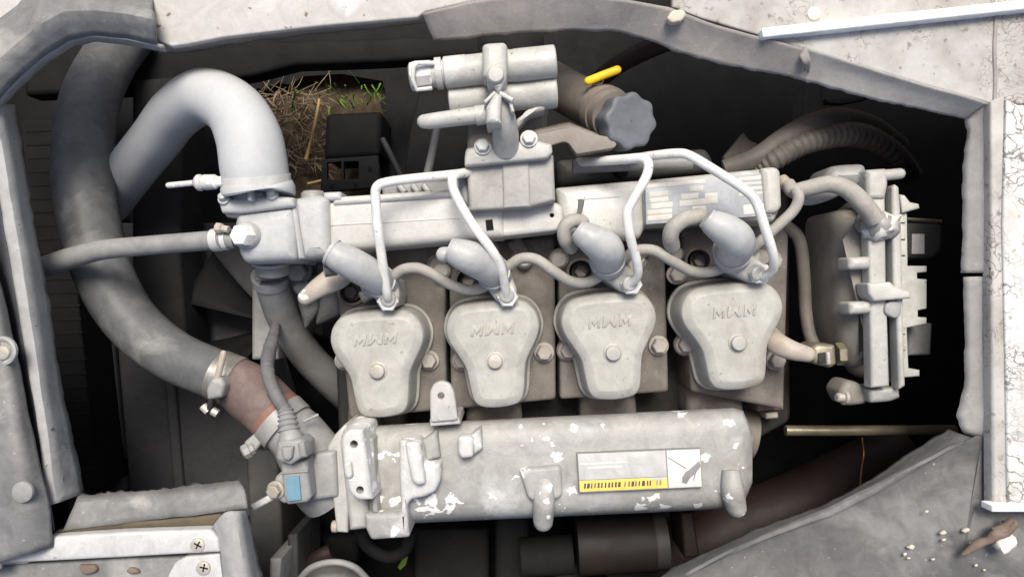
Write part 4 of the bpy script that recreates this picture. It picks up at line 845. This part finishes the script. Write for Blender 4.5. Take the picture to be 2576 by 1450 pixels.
F.append(tuple(range(nr))); F.append(tuple(range(ns * nr, ns * nr + nr)))
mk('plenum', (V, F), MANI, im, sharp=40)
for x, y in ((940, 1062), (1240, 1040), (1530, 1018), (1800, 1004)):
    mk('runner', pp([(x - 70, y - 40), (x + 70, y - 46), (x + 76, y + 40), (x - 70, y + 46)], -.075, -.13, .012, 16), HEAD, im)  # dark head colour stands for the shadow strip below the covers
mk('end_flange', pp([(822, 1124), (842, 1092), (866, 1066), (884, 1080), (874, 1340), (846, 1338)], .0, -.11, .003, 3), ENG, im)
mk('joint_flange', pp([(852, 1110), (862, 1080), (884, 1062), (920, 1070), (925, 1330), (878, 1336)], .006, -.11, .006, 5), ENG, im)
mk('flange_bolt', lathe(P(848, 1322, -.03), (-1, 0, .1), [(0, 16), (12, 15), (15, 11)], 14), PEG, im)
mk('flange_bolt', lathe(P(828, 1142, -.01), (-1, 0, .1), [(0, 11), (12, 10), (15, 7)], 10), BRKT, im)
mk('bolt_bracket', pp([(858, 1098), (876, 1078), (912, 1080, 4), (937, 1256, 3), (900, 1259), (878, 1240), (868, 1196), (862, 1170)], .034, -.02, .004, 12, [circ(890, 1116, 10, 16), circ(905, 1231, 10, 16)], draft=.004), BRKT, im)
mk('bracket_boss', pp([(862, 1166), (872, 1158), (882, 1162), (886, 1198), (876, 1206), (866, 1196)], .041, .03, .003, 6), BRKT, im)
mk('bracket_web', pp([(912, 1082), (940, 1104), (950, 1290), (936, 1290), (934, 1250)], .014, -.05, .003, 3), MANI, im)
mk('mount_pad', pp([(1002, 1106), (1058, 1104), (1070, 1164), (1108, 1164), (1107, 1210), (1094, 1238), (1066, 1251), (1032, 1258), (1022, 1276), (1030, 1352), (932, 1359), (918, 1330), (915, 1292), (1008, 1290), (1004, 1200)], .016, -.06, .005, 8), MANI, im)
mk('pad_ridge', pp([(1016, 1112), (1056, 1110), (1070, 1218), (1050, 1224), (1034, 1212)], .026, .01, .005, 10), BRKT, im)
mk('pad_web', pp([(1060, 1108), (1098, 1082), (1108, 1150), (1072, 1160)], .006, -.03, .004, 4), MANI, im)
mk('hose_lug', pp([(1151, 1098), (1176, 1096), (1192, 1100), (1190, 1150), (1160, 1154), (1152, 1140)], .014, -.02, .004, 8), BRKT, im)
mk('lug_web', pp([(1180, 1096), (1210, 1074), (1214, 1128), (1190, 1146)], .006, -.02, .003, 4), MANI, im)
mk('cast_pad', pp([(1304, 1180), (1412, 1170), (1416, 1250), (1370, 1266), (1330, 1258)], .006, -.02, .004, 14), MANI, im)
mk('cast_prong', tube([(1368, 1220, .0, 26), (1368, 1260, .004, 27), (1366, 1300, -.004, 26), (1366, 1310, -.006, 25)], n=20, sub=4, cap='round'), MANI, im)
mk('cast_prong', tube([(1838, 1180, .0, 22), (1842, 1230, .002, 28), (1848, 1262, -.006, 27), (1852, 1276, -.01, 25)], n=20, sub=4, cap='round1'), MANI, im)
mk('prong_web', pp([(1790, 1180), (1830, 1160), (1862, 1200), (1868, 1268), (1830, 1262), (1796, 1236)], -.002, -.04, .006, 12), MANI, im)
# warning sticker: its own slight tilt
def st(u, v): return (1451 + u * 310 + v * 6, 1139 + v * 99 - u * (12.5 + v * 1.5))
def stq(u0, v0, u1, v1): return [st(u0, v0), st(u1, v0), st(u1, v1), st(u0, v1)]
ws = thing('warning_sticker', 'warning sticker with yellow strip and hand pictogram on the manifold', 'sticker', P(1605, 1180, .006))
mk('border', pp(stq(0, 0, 1, 1), .0040, -.006, .0002), GINK, ws)
mk('text_field', pp(stq(.006, .02, .716, .68), .0043, .003, .0001), STKG, ws)
mk('picture_field', pp(stq(.726, .02, .994, .98), .0043, .003, .0001), STKW, ws)
mk('yellow_strip', pp(stq(.006, .70, .716, .975), .0043, .003, .0001), YSTK, ws)
for u0, v0, u1, v1 in ((.02, .26, .40, .30), (.08, .36, .36, .40)): mk('white_line', pp(stq(u0, v0, u1, v1), .0046, .004, .0001), STKW, ws)
zx = lambda z: (z - 200) / 2230.
for a, b in ((290, 325), (345, 395), (418, 442), (478, 502), (536, 572), (598, 628), (664, 694), (728, 762), (786, 818), (848, 882), (905, 952), (1022, 1040), (1092, 1118), (1148, 1196), (1218, 1242), (1276, 1302), (1338, 1392), (1426, 1452), (1474, 1502), (1600, 1625), (1655, 1690)):
    mk('printed_character', pp([st(zx(a + 8), .77), st(zx(b + 8), .77), st(zx(b - 4), .90), st(zx(a - 4), .90)], .0046, .004, .0001), INK if a < 1550 else GINK, ws)
mk('white_edge', pp(stq(.58, .70, .70, .76), .0046, .004, .0001), STKG, ws)
mk('hand_pictogram', pp([st(.985, .32), st(.995, .46), st(.955, .62), st(.935, .80), st(.925, .84), st(.94, .66), st(.90, .76), st(.87, .90), st(.835, .86), st(.84, .72), st(.87, .58), st(.895, .55), st(.93, .46)], .0046, .004, .0001), GINK, ws)
mk('pictogram_line', bar(*st(.735, .20), *st(.875, .50), 2.5, .0046, .004, .0001), GINK, ws)

# ================================================================== HOUSING ON THE RIGHT
rh = thing('filter_housing', 'upright pale grey ribbed housing at the right of the engine', 'housing', P(2220, 720, -.1))
SH = mat('housing_shell', (.26, .24, .212), (.20, .183, .16), 10, .5, bump=.1)
mk('shell', tube([(2158, 560, -.085, 64), (2160, 640, -.082, 72), (2164, 760, -.082, 74), (2170, 860, -.085, 66), (2172, 900, -.09, 56)], n=32, sub=6, cap='round'), SH, rh)
mk('shell_rim', pp([(2122, 530), (2150, 516), (2200, 512), (2206, 935), (2156, 930), (2134, 860), (2128, 800)], -.018, -.12, .034, 30), SH, rh)
mk('main_rail', pp([(2179, 436), (2226, 430), (2228, 560), (2230, 720), (2232, 760), (2238, 972), (2192, 976), (2188, 760), (2184, 600)], .0, -.016, .003, 3), ENG, rh)
mk('rear_rail', pp([(2244, 470), (2252, 462), (2262, 470), (2268, 560), (2272, 760), (2278, 970), (2262, 980), (2256, 800), (2247, 700)], .0, -.016, .003, 3), ENG, rh)
mk('top_arm', tube([(2186, 444, -.002), (2230, 440, -.002), (2262, 437, -.004)], 14, 14, cap='round'), ENG, rh)
mk('top_block', pp([(2180, 426), (2232, 422), (2236, 462), (2228, 500), (2182, 500)], .004, -.04, .005, 5), ENG, rh)
for x0, y0, x1, y1 in ((2190, 660, 2144, 662), (2192, 772, 2146, 776)): mk('peg', bar(x0 + 4, y0, x1 - 8, y1, 32, .002, -.024, .006, 8), ENG, rh)
mk('bridge', pp([(2182, 712), (2240, 708), (2254, 720), (2292, 734), (2292, 750), (2200, 758), (2186, 740)], .010, -.015, .003, 4), ENG, rh)
mk('hook_hole', pp(smooth_loop([(2228, 764), (2246, 756), (2266, 764), (2266, 790), (2254, 800), (2240, 796), (2226, 786)], 3), .003, -.006, .002), ALU, rh)
fin = [(2262, 508), (2282, 510), (2284, 668), (2332, 668), (2332, 684), (2308, 686), (2308, 700), (2332, 702), (2332, 776), (2310, 780), (2310, 796), (2332, 798), (2332, 814), (2282, 824), (2286, 926), (2314, 930), (2314, 946), (2262, 950)]
mk('rib_plate', pp(fin, -.010, -.06, .002), ENG, rh)
mk('end_tab', pp([(2262, 488), (2276, 490), (2290, 508), (2312, 512), (2314, 524), (2270, 536)], -.004, -.04, .002, 3), ENG, rh)
for y in (560, 602, 642, 840, 880): mk('mark', bar(2266, y, 2276, y, 2.5, -.0092, -.012, .0001), BLACK, rh)
mk('slot_floor', pp([(2230, 500), (2246, 500), (2262, 960), (2240, 960)], -.017, -.03, .001), mat('slot_grey', (.14, .13, .118), (.10, .094, .085), 20, .6), rh)
mk('foot_bracket', pp([(2184, 978), (2262, 972), (2266, 1000), (2240, 1010), (2190, 1014)], -.012, -.05, .004, 6), ALU, rh)
mk('foot_arm', pp([(2110, 985), (2130, 956), (2160, 960), (2190, 985), (2184, 1016), (2130, 1022)], -.025, -.06, .006, 12), SH, rh)
mk('foot_bolt', lathe(P(2126, 998, -.03), (-1, 0, .2), [(0, 20), (8, 20), (9, 13), (24, 12), (27, 8)], 12), BOLT, rh)
mk('head_casting', pp([(2074, 452), (2094, 415), (2130, 410), (2182, 408), (2190, 440), (2176, 470), (2110, 470)], -.01, -.06, .012, 14), ALU, rh)
hh = thing('breather_hose', 'curved pale hose running into the taped joint on the right housing', 'hose', P(2100, 490, 0))
mk('hose', tube([(1982, 462, .0, 16), (1996, 480, .008, 19), (2030, 474, .014, 20), (2085, 463, .02, 21), (2130, 476, .022, 22), (2168, 510, .02, 23), (2200, 552, .014, 24)], n=20, sub=8), RETH, hh)
mk('lower_hose', tube([(2000, 500, -.01, 14), (2040, 498, -.012, 18), (2090, 482, -.01, 18), (2110, 470, -.01, 15)], n=16, sub=6), RETH, hh)
mk('end_fitting', tube([(1966, 452, -.012), (1996, 484, .004)], 16, 12, smooth=False), PEG, hh)
mk('tape_wrap', pebble(2218, 570, .002, 44, .8, 5), BRKT, hh, sharp=60)
mk('tape_collar', tube([(2180, 560, -.01, 30), (2205, 566, .0, 38), (2236, 574, -.002, 26)], n=14, sub=4, cap='round', rmod=lambda i, n_: 1 + .15 * noise.noise(Vector((i * 1.1, 7, 2)))), ALU, hh)
vh = tag(mk('coolant_hose', tube([(1950, 565, -.07), (1985, 575, -.06), (2012, 610, -.06), (2022, 700, -.07), (2026, 780, -.075), (2036, 840, -.07), (2058, 890, -.06)], 17, 18, 8), mat('dull_brown_hose', (.155, .135, .115), (.11, .095, .08), 16, .6, bump=.12)), 'dull brown hose dropping between the engine and the right housing', 'hose')
ps = thing('pressure_switch', 'stubby brass pressure switch with hex head at the end of the brown hose', 'pressure switch', P(2080, 890, -.06))
mk('body', pp([(2044, 872), (2060, 864), (2102, 866), (2106, 916), (2090, 926), (2050, 916), (2042, 900)], -.02, -.06, .005, 5), BRASS, ps)
mk('hex_head', lathe(P(2102, 890, -.034), (1, .05, 0), [(0, 28), (3, 30), (18, 30), (22, 26)], 6), BRASS, ps)
mk('slot', pp([(2058, 888), (2074, 886), (2074, 912), (2058, 912)], -.018, -.03, .001), BLOCK, ps)
mk('terminal', bar(2084, 884, 2086, 918, 12, -.014, -.03, .002, 2), BOLT, ps)
rb = thing('relay_box', 'black relay box with a blank white label behind the right housing', 'relay box', P(2325, 600, -.12))
mk('box', pp([(2274, 552), (2366, 552), (2374, 570), (2372, 628), (2350, 650), (2276, 652)], -.05, -.12, .006, 10), GREYD, rb)
mk('lid_edge', bar(2276, 550, 2372, 556, 9, -.046, -.08, .002, 2), OLIVE, rb)
mk('label', pp([(2294, 588), (2325, 588), (2325, 638), (2293, 638)], -.0492, -.052, .0002), STKW, rb)
tag(mk('backing_plate', pp([(2284, 818), (2346, 812), (2342, 892), (2284, 894)], -.04, -.10, .003, 3), GHOSE), 'dim grey plate showing behind the lower ribs of the right housing', 'plate')
cl = thing('corrugated_loom', 'brown corrugated cable loom curving away at the upper right', 'cable loom', P(2080, 370, -.05))
mk('loom', tube([(1905, 428, -.02, 26), (1950, 400, -.01, 27), (2010, 366, -.015, 28), (2070, 346, -.03, 30), (2130, 338, -.05, 32), (2190, 350, -.08, 32), (2250, 390, -.13, 32), (2290, 440, -.2, 32)], n=20, sub=22, rmod=lambda i, n_: 1 + .075 * math.sin(i * 1.15)), CORR, cl)
mk('sleeve', tube([(1820, 424, -.02, 22), (1900, 398, -.015, 26), (1970, 352, -.02, 30), (2040, 316, -.03, 32), (2110, 300, -.06, 32), (2190, 320, -.1, 32), (2260, 370, -.15, 32)], n=20, sub=8), CORR, cl)
tag(mk('cross_pipe', tube([(1975, 1082, -.10), (2150, 1082, -.10), (2400, 1080, -.11)], 15, 18), OLIVE), 'level olive metal pipe running to the right below the housing', 'pipe')
tag(mk('copper_wire', tube([(2168, 1100, -.16), (2172, 1140, -.15), (2166, 1180, -.15), (2162, 1230, -.15)], 2.5, 8), COPPER), 'thin copper wire hanging below the olive pipe', 'wire')
tag(mk('support_post', pp([(2030, 200), (2070, 205), (2066, 330), (2020, 330)], -.16, -.2, .003, 4), CORR), 'dim upright strut behind the cable loom at upper right', 'strut')
tag(mk('support_plate', pp([(2076, 248), (2190, 236), (2180, 250), (2120, 262), (2080, 260)], -.2, -.21, .001), GREYD), 'dim grey scrap of plate deep at the upper right', 'plate')
tag(mk('heat_shield', pp([(1818, 395), (1870, 332), (1886, 352), (1930, 372), (1900, 420), (1830, 420)], -.06, -.068, .002, 4), CORR), 'folded olive-brown metal tab behind the label plate', 'metal tab')
t = thing('fuel_pump', 'dark fuel pump behind the rail at the upper middle', 'fuel pump', P(1560, 430, -.1))
mk('body', pp([(1400, 400), (1780, 370), (1810, 430), (1400, 470)], -.05, -.16, .01, 16), GREYD, t)
mk('outlet', lathe(P(1560, 430, -.05), UP, [(0, 22), (20, 20), (26, 14)], 12), DARK, t)
mk('gallery', tube([(1440, 420, -.02), (1600, 412, -.02), (1740, 408, -.02)], 18, 14), GHOSE, t)

# ================================================================== SOIL PATCH: grass and dry stems
def blade(pts, r0, m, name):
    return tube([(x, y, z, r0 * (1 - .7 * i / (len(pts) - 1))) for i, (x, y, z) in enumerate(pts)], n=6, sub=5)
g = []
for k in range(34):
    bx_, by_ = random.choice((random.uniform(735, 960), random.uniform(850, 960))), random.uniform(205, 275); dx, dy = random.uniform(-30, 30), random.uniform(-46, 30)
    z0 = ZG + .03
    g.append(blade([(bx_, by_, z0), (bx_ + dx * .5, by_ + dy * .6, z0 + random.uniform(.02, .05)), (bx_ + dx, by_ + dy, z0 + random.uniform(.03, .06))], random.uniform(2.2, 4.2), GRASS, 'grass'))
stuff(tag(mk('grass_tuft', join(*g), GRASS), 'bright green grass blades growing through the soil patch', 'grass'))
g = []
for k in range(230):
    bx_, by_ = random.uniform(640, 830), random.uniform(225, 420); a = random.uniform(0, 6.28); l = random.uniform(15, 80)
    z0 = ZG + .026
    g.append(blade([(bx_, by_, z0), (bx_ + math.cos(a) * l * .5 + random.uniform(-8, 8), by_ + math.sin(a) * l * .5 + random.uniform(-8, 8), z0 + .012), (bx_ + math.cos(a) * l, by_ + math.sin(a) * l, z0)], random.uniform(1.6, 3), ROOT, 'root'))
stuff(tag(mk('dry_roots', join(*g), ROOT), 'tangle of pale dry roots on the dark soil', 'roots'))
tag(mk('dry_stem', tube([(803, 250, ZG + .05, 5), (792, 310, ZG + .06, 6), (780, 360, ZG + .055, 5), (770, 400, ZG + .05, 8)], n=8), STRAW), 'long straw-yellow dry stem lying down the soil patch', 'stem')
tag(mk('dry_stem', tube([(774, 462, ZG + .05, 5), (800, 456, ZG + .05, 5), (824, 448, ZG + .05, 3)], n=8), STRAW), 'short straw-yellow dry stem near the bracket below the soil patch', 'stem')
tag(mk('grass_leaf', pp([(1000, 1424), (1012, 1404), (1026, 1398), (1020, 1420), (1006, 1432)], -.30, -.302, .0003), GRASS), 'small green leaf showing through the gap under the manifold', 'leaf')
